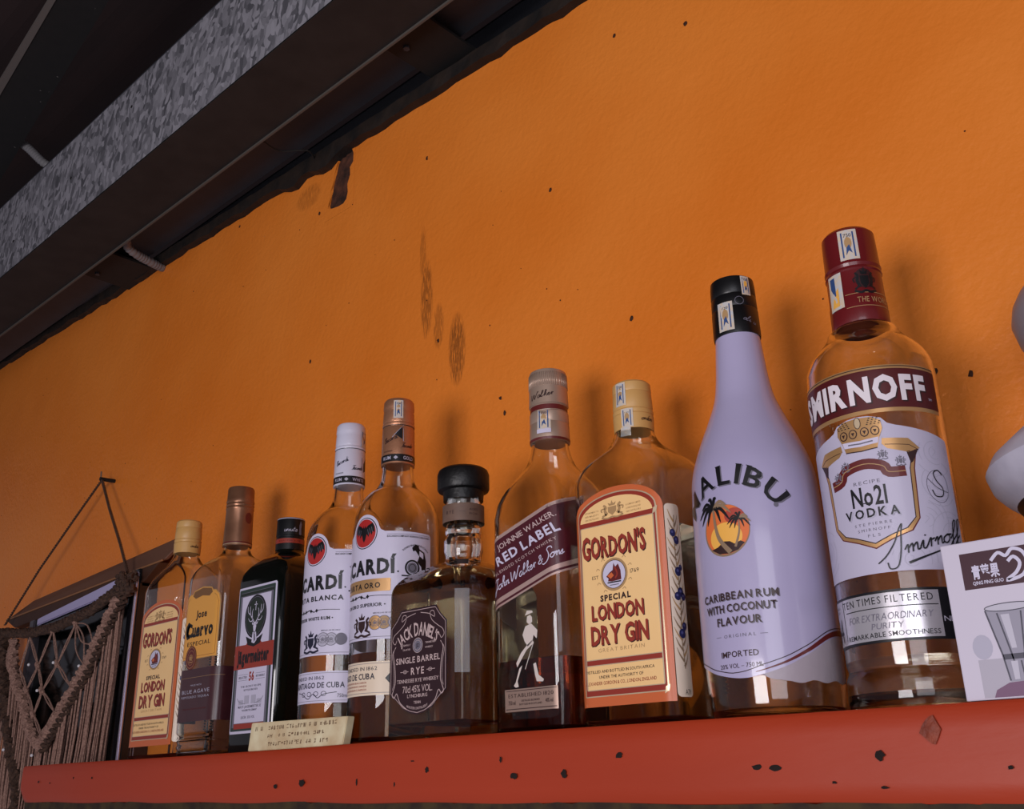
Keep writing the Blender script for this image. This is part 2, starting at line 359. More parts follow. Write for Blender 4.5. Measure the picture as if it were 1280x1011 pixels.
# ================= the setting =================
YW=.68
def wall_material():
    m=bpy.data.materials.new('orange_plaster'); m.use_nodes=True; nt=m.node_tree; N=nt.nodes; L=nt.links; p=N['Principled BSDF']
    tc=N.new('ShaderNodeTexCoord')
    def noise(sc,det=5,stretch=None):
        n=N.new('ShaderNodeTexNoise'); n.inputs['Scale'].default_value=sc; n.inputs['Detail'].default_value=det
        if stretch:
            mp=N.new('ShaderNodeMapping'); mp.inputs['Scale'].default_value=stretch; L.new(tc.outputs['Object'],mp.inputs[0]); L.new(mp.outputs[0],n.inputs['Vector'])
        else: L.new(tc.outputs['Object'],n.inputs['Vector'])
        return n
    n1=noise(3.2,4); r=N.new('ShaderNodeValToRGB'); r.color_ramp.elements[0].position=.35; r.color_ramp.elements[1].position=.65
    r.color_ramp.elements[0].color=(*lin((228,123,38)),1); r.color_ramp.elements[1].color=(*lin((238,137,52)),1); L.new(n1.outputs['Fac'],r.inputs[0])
    # worn streaks and a few rubbed patches, each an ellipse in wall coordinates broken up by noise
    col=r.outputs[0]; sep=N.new('ShaderNodeSeparateXYZ'); L.new(tc.outputs['Object'],sep.inputs[0])
    def math_(op,a,b=None,c=None):
        q=N.new('ShaderNodeMath'); q.operation=op
        for i,v in enumerate((a,b,c)):
            if v is None: continue
            if isinstance(v,(int,float)): q.inputs[i].default_value=v
            else: L.new(v,q.inputs[i])
        return q.outputs[0]
    ns=noise(800,4,(1,1,.1))
    for cx,cz,rx,rz,k in ((-.758,.515,.011,.052,.8),(-.738,.475,.009,.03,.6),(-.709,.438,.014,.045,.95),(-.765,.575,.006,.04,.5),(-1.0,.757,.03,.02,.45)):
        dx=math_('DIVIDE',math_('SUBTRACT',sep.outputs[0],cx),rx); dz=math_('DIVIDE',math_('SUBTRACT',sep.outputs[2],cz),rz)
        d=math_('ADD',math_('MULTIPLY',dx,dx),math_('MULTIPLY',dz,dz)); f=math_('SUBTRACT',1.0,d); f=math_('MAXIMUM',f,0.0)
        g=math_('MULTIPLY',math_('SUBTRACT',ns.outputs['Fac'],.40),5.0); g=math_('MINIMUM',math_('MAXIMUM',g,0.0),1.0); f=math_('MINIMUM',math_('MULTIPLY',math_('MULTIPLY',f,g),2.2*k),.75*k)
        mx=N.new('ShaderNodeMix'); mx.data_type='RGBA'; L.new(f,mx.inputs[0]); L.new(col,mx.inputs[6]); mx.inputs[7].default_value=(*lin((112,62,26)),1); col=mx.outputs[2]
    L.new(col,p.inputs['Base Color']); p.inputs['Roughness'].default_value=.42; p.inputs['Specular IOR Level'].default_value=.28
    b=N.new('ShaderNodeBump'); b.inputs['Strength'].default_value=.36; b.inputs['Distance'].default_value=.0025
    n2=noise(170,6); n3=noise(9,3); ad=math_('ADD',n2.outputs['Fac'],math_('MULTIPLY',n3.outputs['Fac'],3.0)); L.new(ad,b.inputs['Height']); L.new(b.outputs[0],p.inputs['Normal'])
    return m
WM=wall_material()
def ztop(x):
    z=.7615-.0314*x
    z+=.0011*math.sin(x*61)+.0009*math.sin(x*143+1)+.0008*math.sin(x*331)
    if -1.075<x<-.90: z-=.016*(1-abs((x+.99)/.09)**2)*(.6+.4*math.sin(x*90)) if abs(x+.99)<.09 else 0
    return z
chip=[(-.9351,.90),(-.9036,.90),(-.9036,.777),(-.910,.750),(-.913,.7215),(-.921,.7118),(-.9543,.7185),(-.950,.742),(-.944,.765),(-.9375,.790)]
bm=bmesh.new()
xs=[-2.8+i*.02 for i in range(186)]
xs=sorted(set([round(x,4) for x in xs]+[-.9351,-.9036]))
prev=None
for x in xs:
    zb=-.9; zt=ztop(x)
    cur=[bm.verts.new((x,YW,zb)),bm.verts.new((x,YW,.70)),bm.verts.new((x,YW,zt)),bm.verts.new((x,YW+.12,zt)),bm.verts.new((x,YW+.12,zb))]
    if prev:
        hole = (prev[0].co.x+x)/2>-.9545 and (prev[0].co.x+x)/2<-.9036
        for k in range(5):
            if hole and k in (1,2): continue
            bm.faces.new((prev[k],cur[k],cur[(k+1)%5],prev[(k+1)%5]))
    prev=cur
# the plaster round the knocked-out notch: faces left and right of the notch outline, and its reveal
bmesh.ops.recalc_face_normals(bm,faces=bm.faces)
wall=bm_obj('wall_back',bm,WM); tag(wall,'rough orange painted plaster wall behind the shelf','wall',kind='structure')
XL,XR=-.96,-.90
bm=bmesh.new()
no=[(-.9351,ztop(-.935)),(-.9375,.782),(-.944,.765),(-.946,.752),(-.950,.742),(-.952,.728),(-.9543,.7185),(-.945,.7145),(-.932,.712),(-.921,.7118),(-.915,.716),(-.9125,.7255),(-.914,.738),(-.909,.750),(-.910,.762),(-.9036,.768),(-.9036,.781),(-.9075,ztop(-.9075))]
outer=[(XL-.0,.70),(XR+.0,.70)]
P=[(-.96,ztop(-.96)),(-.96,.70),(-.90,.70),(-.90,ztop(-.90))]+no[::-1]
t=tessellate_polygon([[Vector((x,z,0)) for x,z in P]])
V=[bm.verts.new((x,YW-.0002,z)) for x,z in P]
for f in t: bm.faces.new([V[i] for i in f])
B=[bm.verts.new((x+.001*math.sin(i*3),YW+.0035,z)) for i,(x,z) in enumerate(no[::-1])]
F_=V[4:]
for i in range(len(B)-1): bm.faces.new((F_[i],F_[i+1],B[i+1],B[i]))
bmesh.ops.recalc_face_normals(bm,faces=bm.faces)
bm_obj('notch_edge',bm,WM,wall)
bm=bmesh.new(); N_=14; G=[]
for i in range(N_+1):
    G.append([bm.verts.new((-.96+.06*i/N_,YW+.0025+random.random()*.002,.70+.10*j/22)) for j in range(23)])
for i in range(N_):
    for j in range(22): bm.faces.new((G[i][j],G[i+1][j],G[i+1][j+1],G[i][j+1]))
bm_obj('exposed_render',bm,mat('exposed_render',(92,52,34),.9,noise=(60,(44,24,16),.15),bump=.6,bscale=160),wall)
# paint flecks and pits on the wall: tiny, nobody would count them
bm=bmesh.new(); rr=random.Random(11)
def fleck(x,z,r):
    n=7; c=[bm.verts.new((x+r*(.6+.7*rr.random())*math.cos(2*PI*k/n),YW-.0006,z+r*1.25*(.6+.7*rr.random())*math.sin(2*PI*k/n))) for k in range(n)]; a=bm.verts.new((x,YW-.0014,z))
    for k in range(n): bm.faces.new((c[k],c[(k+1)%n],a))
for x,z in ((-.4776,.7112),(-.5705,.571),(-.4802,.3947),(-.7381,.4568),(-.6459,.3635),(-.6407,.3467),(-.2031,.2567),(-.2256,.2659),(-.9748,.5054),(-1.3779,.2917),(-1.1719,.7843),(-.7597,.702),(-.3948,.6748),(-.972,.719)): fleck(x,z,.0021)
for i in range(60): fleck(-2.0+2.1*rr.random(),.12+.62*rr.random(),.0004+.0004*rr.random())
tag(bm_obj('paint_flecks',bm,mat('dark_fleck',(60,30,14),.8),wall),kind='stuff')
# dark capping along the wall top
bm=bmesh.new(); pr=None
for i in range(200):
    x=-2.8+i*.0185; z=ztop(x)+.001*math.sin(i*2.3); zt=.7635-.0314*x+.013+.0008*math.sin(i*1.7)
    c=[bm.verts.new(q) for q in ((x,YW-.011-.0012*math.sin(i*1.1),z-.001),(x,YW-.013,zt),(x,YW+.10,zt),(x,YW+.10,z-.001))]
    if pr:
        for k in range(4): bm.faces.new((pr[k],c[k],c[(k+1)%4],pr[(k+1)%4]))
    pr=c
bmesh.ops.recalc_face_normals(bm,faces=bm.faces)
tag(bm_obj('trim_1',bm,mat('dark_capping',(40,28,20),.7,noise=(40,(14,10,9),.2),bump=.5,bscale=90)),'dark rough batten capping the top edge of the orange wall','trim',kind='structure')
# roof sheet, corrugated
bm=bmesh.new(); pr=None
for i in range(150):
    y=-2.2+i*.022; z=1.16+(.003 if i%4 in (0,1) else 0)
    c=[bm.verts.new((-4,y,z)),bm.verts.new((1.6,y,z))]
    if pr: bm.faces.new((pr[0],c[0],c[1],pr[1]))
    pr=c
tag(bm_obj('ceiling',bm,mat('roof_underside',(50,32,30),.8,noise=(5,(38,26,26),.25))),'dark brown corrugated underside of the roof','roof',kind='structure')
STEEL=mat('dark_painted_steel',(56,60,68),.6,noise=(18,(44,47,52),.3))
BLKST=mat('black_steel',(15,14,14),.75,noise=(60,(24,21,20),.3))
def galv():
    m=bpy.data.materials.new('galvanised_spangle'); m.use_nodes=True; nt=m.node_tree; N=nt.nodes; L=nt.links; p=N['Principled BSDF']
    tc=N.new('ShaderNodeTexCoord'); mp=N.new('ShaderNodeMapping'); mp.inputs['Scale'].default_value=(1,1,.62); mp.inputs['Rotation'].default_value=(0,.5,0); L.new(tc.outputs['Object'],mp.inputs[0])
    n=N.new('ShaderNodeTexNoise'); n.inputs['Scale'].default_value=40; L.new(mp.outputs[0],n.inputs['Vector'])
    mx=N.new('ShaderNodeMix'); mx.data_type='VECTOR'; mx.inputs[0].default_value=.022; L.new(mp.outputs[0],mx.inputs[4]); L.new(n.outputs['Color'],mx.inputs[5])
    v=N.new('ShaderNodeTexVoronoi'); v.inputs['Scale'].default_value=150; v.inputs['Randomness'].default_value=1; L.new(mx.outputs[1],v.inputs['Vector'])
    bw=N.new('ShaderNodeSeparateColor'); L.new(v.outputs['Color'],bw.inputs[0])
    r=N.new('ShaderNodeValToRGB'); e=r.color_ramp.elements; e[0].position=0; e[1].position=1; e[0].color=(*lin((92,92,98)),1); e[1].color=(*lin((172,170,178)),1); L.new(bw.outputs[0],r.inputs[0]); L.new(r.outputs[0],p.inputs['Base Color'])
    p.inputs['Metallic'].default_value=.25; p.inputs['Roughness'].default_value=.55
    b=N.new('ShaderNodeBump'); b.inputs['Strength'].default_value=.25; b.inputs['Distance'].default_value=.001; L.new(bw.outputs[0],b.inputs['Height']); L.new(b.outputs[0],p.inputs['Normal'])
    return m
# galvanised channel beam: web facing the room, bottom flange, return lip
root=empty('channel_beam',(-1.2,.54,.79)); tag(root,'wide galvanised steel beam with a spangled grey face under the roof','beam')
def part(name,boxes,m,root,bev=0,smooth=False):
    bm=bmesh.new()
    for a,b in boxes: box(bm,a,b,bev)
    o=bm_obj(name,bm,m); o.parent=root; o.matrix_parent_inverse=Matrix.Translation(-Vector(root.location)); return o
def fixp(o,root): o.parent=root; o.matrix_parent_inverse=Matrix.Translation(-Vector(root.location)); return o
Yb=.5; zb0,zb1=.7895,.9475
part('web',[((-4,Yb,zb0+.001),(1.2,Yb+.003,zb1))],galv(),root)
part('bottom_flange',[((-4,Yb,zb0),(1.2,Yb+.0875,zb0+.0025))],mat('dark_flange',(38,35,34),.75,noise=(30,(24,22,22),.25)),root)  # dark grey flange, much darker than the spangled web
part('top_flange',[((-4,Yb,zb1),(1.2,Yb+.0875,zb1+.0025))],STEEL,root)
part('lip',[((-4,Yb+.085,zb0-.003),(1.2,Yb+.0875,zb0+.02))],mat('flange_lip',(84,78,72),.7),root)
bm=bmesh.new()
for x,z in ((-1.36,.872),(-1.18,.905),(-1.66,.83),(-1.72,.815),(-1.56,.846)):
    tube(bm,[(x,Yb-.0006,z),(x,Yb+.004,z+.0002)],.0024,8)
fixp(tag(bm_obj('bolt_holes',bm,BLKST),kind='stuff'),root)
# two dark purlins behind, over the wall head
for y0,y1,z,lab in ((.612,.662,.8245,'dark flat steel purlin between the galvanised beam and the wall head'),(.702,.80,.862,'dark grey steel purlin above and behind the wall head')):
    r=empty('steel_purlin',(-1.2,(y0+y1)/2,z)); tag(r,lab,'purlin')
    part('flange',[((-4,y0,z),(1.2,y1,z+.003))],STEEL,r); part('web',[((-4,y1-.003,z+.003),(1.2,y1,z+.09))],BLKST,r)
# cross struts
for x0,x1,lab in ((-.745,-.672,'black steel cross strut over the wall near the upper middle'),(-1.515,-1.418,'black steel cross strut at the left, beside the grey conduit')):
    r=empty('cross_strut',((x0+x1)/2,.65,.81)); tag(r,lab,'strut','cross struts over the wall')
    part('flange',[((x0,.5885,.806),(x1,.82,.810))],BLKST,r); part('web',[((x0,.5885,.810),(x0+.004,.82,.8235))],BLKST,r)
    bm=bmesh.new(); tube(bm,[(x0+.02,.615,.803),(x0+.02,.615,.8062)],.004,6); fixp(bm_obj('bolt_head',bm,STEEL),r)
bm=bmesh.new(); tube(bm,cr([(-.975,.5885,.789),(-.985,.62,.7945),(-.965,.65,.80),(-.975,.672,.80),(-.97,.69,.803)],5),.0013,5)
tag(bm_obj('thin_wire',bm,BLKST),'thin dark wire hanging between the galvanised beam and the wall head','wire')
# oblique truss member, far upper left
r=empty('truss_member',(-1.4,.42,1.0)); tag(r,'dark oblique roof truss member crossing the upper left corner','beam')
def slab(name,q,z0,z1,m,r):
    bm=bmesh.new(); hexa(bm,[(x,y,z0) for x,y in q]+[(x,y,z1) for x,y in q]); return fixp(bm_obj(name,bm,m),r)
def ext(a,b,t): return (a[0]+(b[0]-a[0])*t,a[1]+(b[1]-a[1])*t)
La,Lb=(-1.417,.399),(-1.164,.372); Ra,Rb=(-1.629,.488),(-1.114,.422)
slab('bottom_flange',[ext(La,Lb,-3),ext(La,Lb,3),ext(Ra,Rb,2),ext(Ra,Rb,-1.6)],1.0,1.004,BLKST,r)
slab('front_lip',[ext(La,Lb,-3),ext((-1.383,.385),(-1.171,.365),-3.3),ext((-1.383,.385),(-1.171,.365),3.5),ext(La,Lb,3)],.9985,1.003,mat('worn_steel_edge',(96,90,86),.6),r)
bm=bmesh.new(); rr=random.Random(2)
for i in range(26):
    t=rr.random()*1.2-.1; a=ext(Ra,Rb,t); x,y=a[0]+rr.random()*.012-.004,a[1]-.006-rr.random()*.012
    if .45<t<.62 or rr.random()<.25: fl=[bm.verts.new((x+.004*rr.random(),y+.004*rr.random(),.9992)) for _ in range(4)]; bm.faces.new(fl)
fixp(tag(bm_obj('paint_chips',bm,mat('pale_chip',(150,144,140),.7)),kind='stuff'),r)
# ribbed conduit
pts=cr([(-1.74,.38,1.11),(-1.62,.44,1.055),(-1.545,.478,1.018),(-1.497,.509,.966),(-1.480,.545,.960),(-1.455,.585,.957),(-1.43,.5995,.93),(-1.372,.5990,.82),(-1.376,.61,.801),(-1.388,.650,.799),(-1.40,.688,.803)],14)
bm=bmesh.new(); L_=0; P2=[]
for a,b in zip(pts,pts[1:]):
    d=(Vector(b)-Vector(a)).length; n=max(1,int(d/.0016))
    for k in range(n): P2.append(Vector(a).lerp(Vector(b),k/n))
tube(bm,P2,lambda t:.0062+.0013*(1 if int(t*len(P2))%3==0 else 0),8)
tag(bm_obj('ribbed_conduit',bm,mat('grey_conduit',(120,118,120),.5),None,True),'grey ribbed flexible conduit draped over the galvanised beam','conduit')
# ================= shelf =================
root=empty('wall_shelf',(-.45,.6,0)); tag(root,'thick red painted wooden shelf board with knots and nail dents','shelf')
REDW=mat('red_paint',(172,58,28),.45,noise=(14,(160,52,24),.3),bump=.25,bscale=60,stretch=(.25,1,1))
bm=bmesh.new(); prev=None; NX=180
for i in range(NX+1):
    x=-1.302+1.95*i/NX
    t=min(1,(x+1.302)/.012); zt=.0353+.0005*math.sin(x*9)*(1 if x<-.1 else .5)
    zbm=-.0055-.0075*min(1,(x+1.302)/1.1)+.0005*math.sin(x*40)
    rb=.010*(1-math.sqrt(max(0,1-(1-t)**2)))
    yf=.53+.0008*math.sin(x*23)
    ch=.0018; sec=[(yf+ch,zt),(yf,zt-ch*1.2),(yf-.0002,zt-.012),(yf-.0003,zbm+.012+rb),(yf,zbm+.006+rb),(yf+.003,zbm+.0012+rb),(yf+.007,zbm+rb),(YW,zbm+rb),(YW,zt)]
    cur=[bm.verts.new((x,y,z)) for y,z in sec]
    if prev:
        for k in range(len(sec)): bm.faces.new((prev[k],cur[k],cur[(k+1)%len(sec)],prev[(k+1)%len(sec)]))
    else: bm.faces.new(cur)
    prev=cur
bm.faces.new(prev[::-1]); bmesh.ops.recalc_face_normals(bm,faces=bm.faces)
o=bm_obj('board',bm,REDW,None,True); fixp(o,root); 
try: o.data.set_sharp_from_angle(angle=math.radians(40))
except Exception: pass
bm=bmesh.new(); rr=random.Random(5)
def dent(x,z,rx,rz,n=11,d=0):
    c=[bm.verts.new((x+rx*(.6+.6*rr.random())*math.cos(2*PI*k/n),.5289,z+rz*(.6+.6*rr.random())*math.sin(2*PI*k/n))) for k in range(n)]; a=bm.verts.new((x,.5286,z))
    for k in range(n): bm.faces.new((c[k],c[(k+1)%n],a))
for x,z,a,b in ((-.7758,.0049,.003,.0025),(-.7381,.0072,.0055,.0035),(-.6655,.0067,.0015,.0035),(-.5838,.0135,.0035,.0025),(-.5088,.0183,.0014,.003),(-.4064,.0174,.0042,.0022),(-.310,.0079,.0045,.002),(-.299,.0072,.005,.0022),(-.238,.0115,.0033,.0035),(-1.1613,.02,.0025,.002),(-1.1172,.0191,.0022,.0018),(-1.2508,.0175,.002,.002),(-1.22,.0155,.0018,.0012),(-.497,.0075,.0045,.003),(-.452,.0075,.0035,.0035),(-.60,.020,.003,.0008),(-.175,.004,.002,.0015),(-.238,-.004,.003,.001),(-.265,-.001,.0022,.001),(-.62,.004,.0012,.003)):
    dent(x,z,a*.78,b*.78)
fixp(tag(bm_obj('dents',bm,mat('dent_dark',(26,14,10),.9)),kind='stuff'),root)
bm=bmesh.new(); dent(-.2103,.0227,.005,.0075,13)
fixp(bm_obj('knot',bm,mat('bare_knot',(150,66,40),.6,noise=(200,(104,40,24),.25),bump=.6,bscale=300)),root)
bm=bmesh.new(); prev=None
for i in range(160):
    x=-1.292+1.94*i/159; z=-.0075-.0075*min(1,(x+1.302)/1.1)+.001*math.sin(i*.9)+.0008*math.sin(i*2.7)
    cur=[bm.verts.new(q) for q in ((x,.5335,z+.004),(x,.5345,z-.012),(x,YW,z-.012),(x,YW,z+.004))]
    if prev:
        for k in range(4): bm.faces.new((prev[k],cur[k],cur[(k+1)%4],prev[(k+1)%4]))
    else: bm.faces.new(cur)
    prev=cur
bm.faces.new(prev[::-1]); bmesh.ops.recalc_face_normals(bm,faces=bm.faces)
fixp(bm_obj('underside_batten',bm,mat('worn_dark_wood',(40,26,18),.8,noise=(60,(64,50,26),.12))),root)
# ================= picture frame, leaning plank, nail, macrame =================
# black framed dark mirror, hung left of the shelf
root=empty('wall_frame',(-1.49,.66,.05)); tag(root,'black framed dark glass panel behind the knotted cord hanging','picture frame')
F0=.652; xl,xr,zl=-1.655,-1.306,-.06
def zt_(x): return .262+.0345*(x-xl)/(xr-xl)*.9
FR=mat('black_lacquer',(20,20,24),.22,coat=.4)
def quadbar(name,x0,x1,za0,zb0_,za1,zb1_,y0,y1,m):   # x range, (top,bottom) at x0 and x1
    bm=bmesh.new(); hexa(bm,[(x0,y0,zb0_),(x1,y0,zb1_),(x1,y1,zb1_),(x0,y1,zb0_),(x0,y0,za0),(x1,y0,za1),(x1,y1,za1),(x0,y1,za0)]); 
    bmesh.ops.bevel(bm,geom=bm.edges[:],offset=.0015,segments=2,affect='EDGES'); return fixp(bm_obj(name,bm,m),root)
quadbar('right_stile',xr-.026,xr,zt_(xr),zl,zt_(xr),zl,F0,YW,FR)
quadbar('left_stile',xl,xl+.016,zt_(xl),zl,zt_(xl),zl,F0,YW,mat('grey_lacquer',(72,66,72),.35))
quadbar('top_rail',xl,xr,zt_(xl)-.002,zt_(xl)-.026,zt_(xr)-.002,zt_(xr)-.026,F0+.003,YW,FR)
quadbar('bottom_rail',xl,xr,zl+.02,zl,zl+.02,zl,F0,YW,FR)
quadbar('silver_beading',xr-.0035,xr+.0015,zt_(xr)-.006,zl,zt_(xr)-.006,zl,F0-.0045,F0-.0005,mat('brushed_silver',(190,186,204),.3,metal=.7))
quadbar('glass_panel',xl+.01,xr-.02,zt_(xl)-.01,zl+.01,zt_(xr)-.01,zl+.01,F0+.012,YW,mat('dark_glass_panel',(7,8,9),.12))
quadbar('painted_reflection_strip',xl+.03,xr-.05,zt_(xl+.03)-.003,zt_(xl+.03)-.014,zt_(xr-.05)-.001,zt_(xr-.05)-.02,F0-.001,F0+.002,mat('lilac_reflection',(176,168,206),.5))  # lavender reflection in the glass, painted as a flat pale strip
root=empty('wooden_plank',(-1.5,.667,.27)); tag(root,'weathered brown wooden plank leaning on the wall above the black frame','plank')
WD=mat('weathered_wood',(122,84,66),.6,noise=(26,(92,62,48),.3),stretch=(.15,1,1))
def slopebar(name,m,pts,y0,y1,yt0=None,yt1=None):
    bm=bmesh.new(); (x0,z0),(x1,z1),(x2,z2),(x3,z3)=pts   # bottom-left, bottom-right, top-right, top-left
    hexa(bm,[(x0,y0,z0),(x1,y0,z1),(x1,y1,z1),(x0,y1,z0),(x3,yt0 or y0,z3),(x2,yt0 or y0,z2),(x2,yt1 or y1,z2),(x3,yt1 or y1,z3)]); bmesh.ops.bevel(bm,geom=bm.edges[:],offset=.001,segments=1,affect='EDGES'); return fixp(bm_obj(name,bm,m),root)
slopebar('face_board',WD,[(-1.755,.2775),(-1.250,.296),(-1.205,.328),(-1.690,.301)],.656,.662,.668,.674)
slopebar('front_edge',mat('worn_wood_edge',(150,104,70),.5),[(-1.757,.2745),(-1.252,.2935),(-1.252,.296),(-1.757,.277)],.653,.6565)
root0=root
slopebar('lower_rail',mat('dark_brown_wood',(74,44,28),.6,noise=(26,(56,32,22),.3)),[(-1.72,.259),(-1.30,.2725),(-1.26,.2935),(-1.757,.2745)],.6545,.670)  # rail of darker brown wood than the face board
# nail
root=empty('wall_nail',(-1.4785,.67,.4574)); tag(root,'small bent nail in the orange wall holding the cord','nail')
bm=bmesh.new(); tube(bm,[(-1.4785,.6800,.4590),(-1.4785,.6680,.4584),(-1.4785,.6560,.4580)],.0030,8); fixp(bm_obj('shank',bm,BLKST),root)
bm=bmesh.new(); tube(bm,[(-1.4785,.6575,.4580),(-1.479,.6570,.4700)],.0012,6); fixp(bm_obj('hook',bm,mat('worn_nail',(120,108,96),.45,metal=.5)),root)
# ---------------- materials used by the things ----------------
GLASS=mat('clear_glass',(250,252,250),.015,trans=1,ior=1.47)
GLASS2=mat('greyed_glass',(240,238,228),.02,trans=1,ior=1.47)
DARKG=mat('dark_green_glass',(9,13,10),.06,coat=.5)
CREAM=mat('cream_paper',(250,208,146),.38,coat=.25,noise=(30,(246,200,136),.3))
ORANGE=mat('orange_print',(206,104,58),.35,coat=.25)
RED=mat('red_print',(150,52,38),.38,coat=.25)
DKRED=mat('brown_red_print',(98,30,30),.4,coat=.2)
GOLD=mat('gold_foil',(206,160,108),.3,metal=.55)
PGOLD=mat('pale_gold_foil',(232,208,172),.25,metal=.5)
COPPER=mat('copper_foil',(186,132,100),.36,metal=.6,bump=.15,bscale=600)
SILVER=mat('silver_foil',(206,202,208),.24,metal=.6)
WHITE=mat('white_paper',(206,200,222),.4,coat=.2)
LGREY=mat('pale_grey_print',(176,172,190),.45)
MGREY=mat('grey_print',(108,104,118),.45)
BLACK=mat('black_print',(17,16,20),.4,coat=.2)
BROWNP=mat('dark_brown_print',(52,30,30),.4,coat=.2)
BLUEP=mat('stamp_blue_print',(52,78,128),.4)
NAVY=mat('dark_blue_print',(34,34,54),.4)
BERRY=mat('berry_blue_print',(40,42,88),.4)
STAMP=mat('stamp_paper',(188,196,206),.4,coat=.3,noise=(300,(220,190,150),.25))
TAN=mat('tan_print',(176,140,96),.45)
LEAF=mat('leaf_grey_print',(140,116,92),.45)
DGREEN=mat('dark_green_print',(38,46,40),.4)
FLOUR=mat('sunset_orange_print',(222,112,56),.45); YEL=mat('sunset_yellow_print',(240,178,80),.45)
# ---------------- bottles ----------------
def shiftstamp(D,part,x,z,w,h,lay=3):
    D.rect(part,STAMP,x-w/2,z-h/2,x+w/2,z+h/2,lay)
    D.rect(part,BLUEP,x-w*.34,z-h*.42,x-w*.26,z+h*.42,lay+1); D.rect(part,BLUEP,x+w*.26,z-h*.42,x+w*.34,z+h*.42,lay+1)
    D.disc(part,YEL if w<9 else TAN,x,z+h*.05,w*.19,h*.2,lay+1,12); D.poly(part,BLUEP,[(x-w*.15,z-h*.35),(x,z-h*.2),(x+w*.17,z-h*.3),(x+w*.05,z),(x-w*.1,z-h*.1)],lay+2)
    D.text(part,NAVY,'750',x,z+h*.25,w*.4,h*.12,lay+2)
def crest(D,part,m,cx,cz,w,h,lay):
    rnd=random.Random(int(cx*7+cz*3)); D.poly(part,m,[(cx-w*.18,cz+h*.15),(cx+w*.18,cz+h*.15),(cx+w*.17,cz-h*.15),(cx,cz-h*.36),(cx-w*.17,cz-h*.15)],lay)
    D.poly(part,m,[(cx-w*.12,cz+h*.2),(cx-w*.17,cz+h*.38),(cx-w*.05,cz+h*.3),(cx,cz+h*.5),(cx+w*.05,cz+h*.3),(cx+w*.17,cz+h*.38),(cx+w*.12,cz+h*.2)],lay)
    for s in (-1,1):
        D.line(part,m,[(cx+s*w*.22,cz-h*.3),(cx+s*w*.3,cz-h*.05),(cx+s*w*.26,cz+h*.15),(cx+s*w*.36,cz+h*.28)],lambda t:w*.13*(1-.4*t),lay,smooth=4)
        D.line(part,m,[(cx+s*w*.3,cz+h*.1),(cx+s*w*.46,cz+h*.05),(cx+s*w*.42,cz-h*.1)],w*.05,lay,smooth=3)
        D.line(part,m,[(cx+s*w*.24,cz-h*.25),(cx+s*w*.42,cz-h*.36)],w*.07,lay)
    D.line(part,m,[(cx-w*.45,cz-h*.42),(cx-w*.2,cz-h*.5),(cx,cz-h*.44),(cx+w*.2,cz-h*.5),(cx+w*.45,cz-h*.42)],h*.09,lay,smooth=3)
def tinytext(D,part,m,s,cx,z,wd,h,lay=3,**k): D.text(part,m,s,cx,z,wd,h,lay,bold=.01,gap=.09,**k)
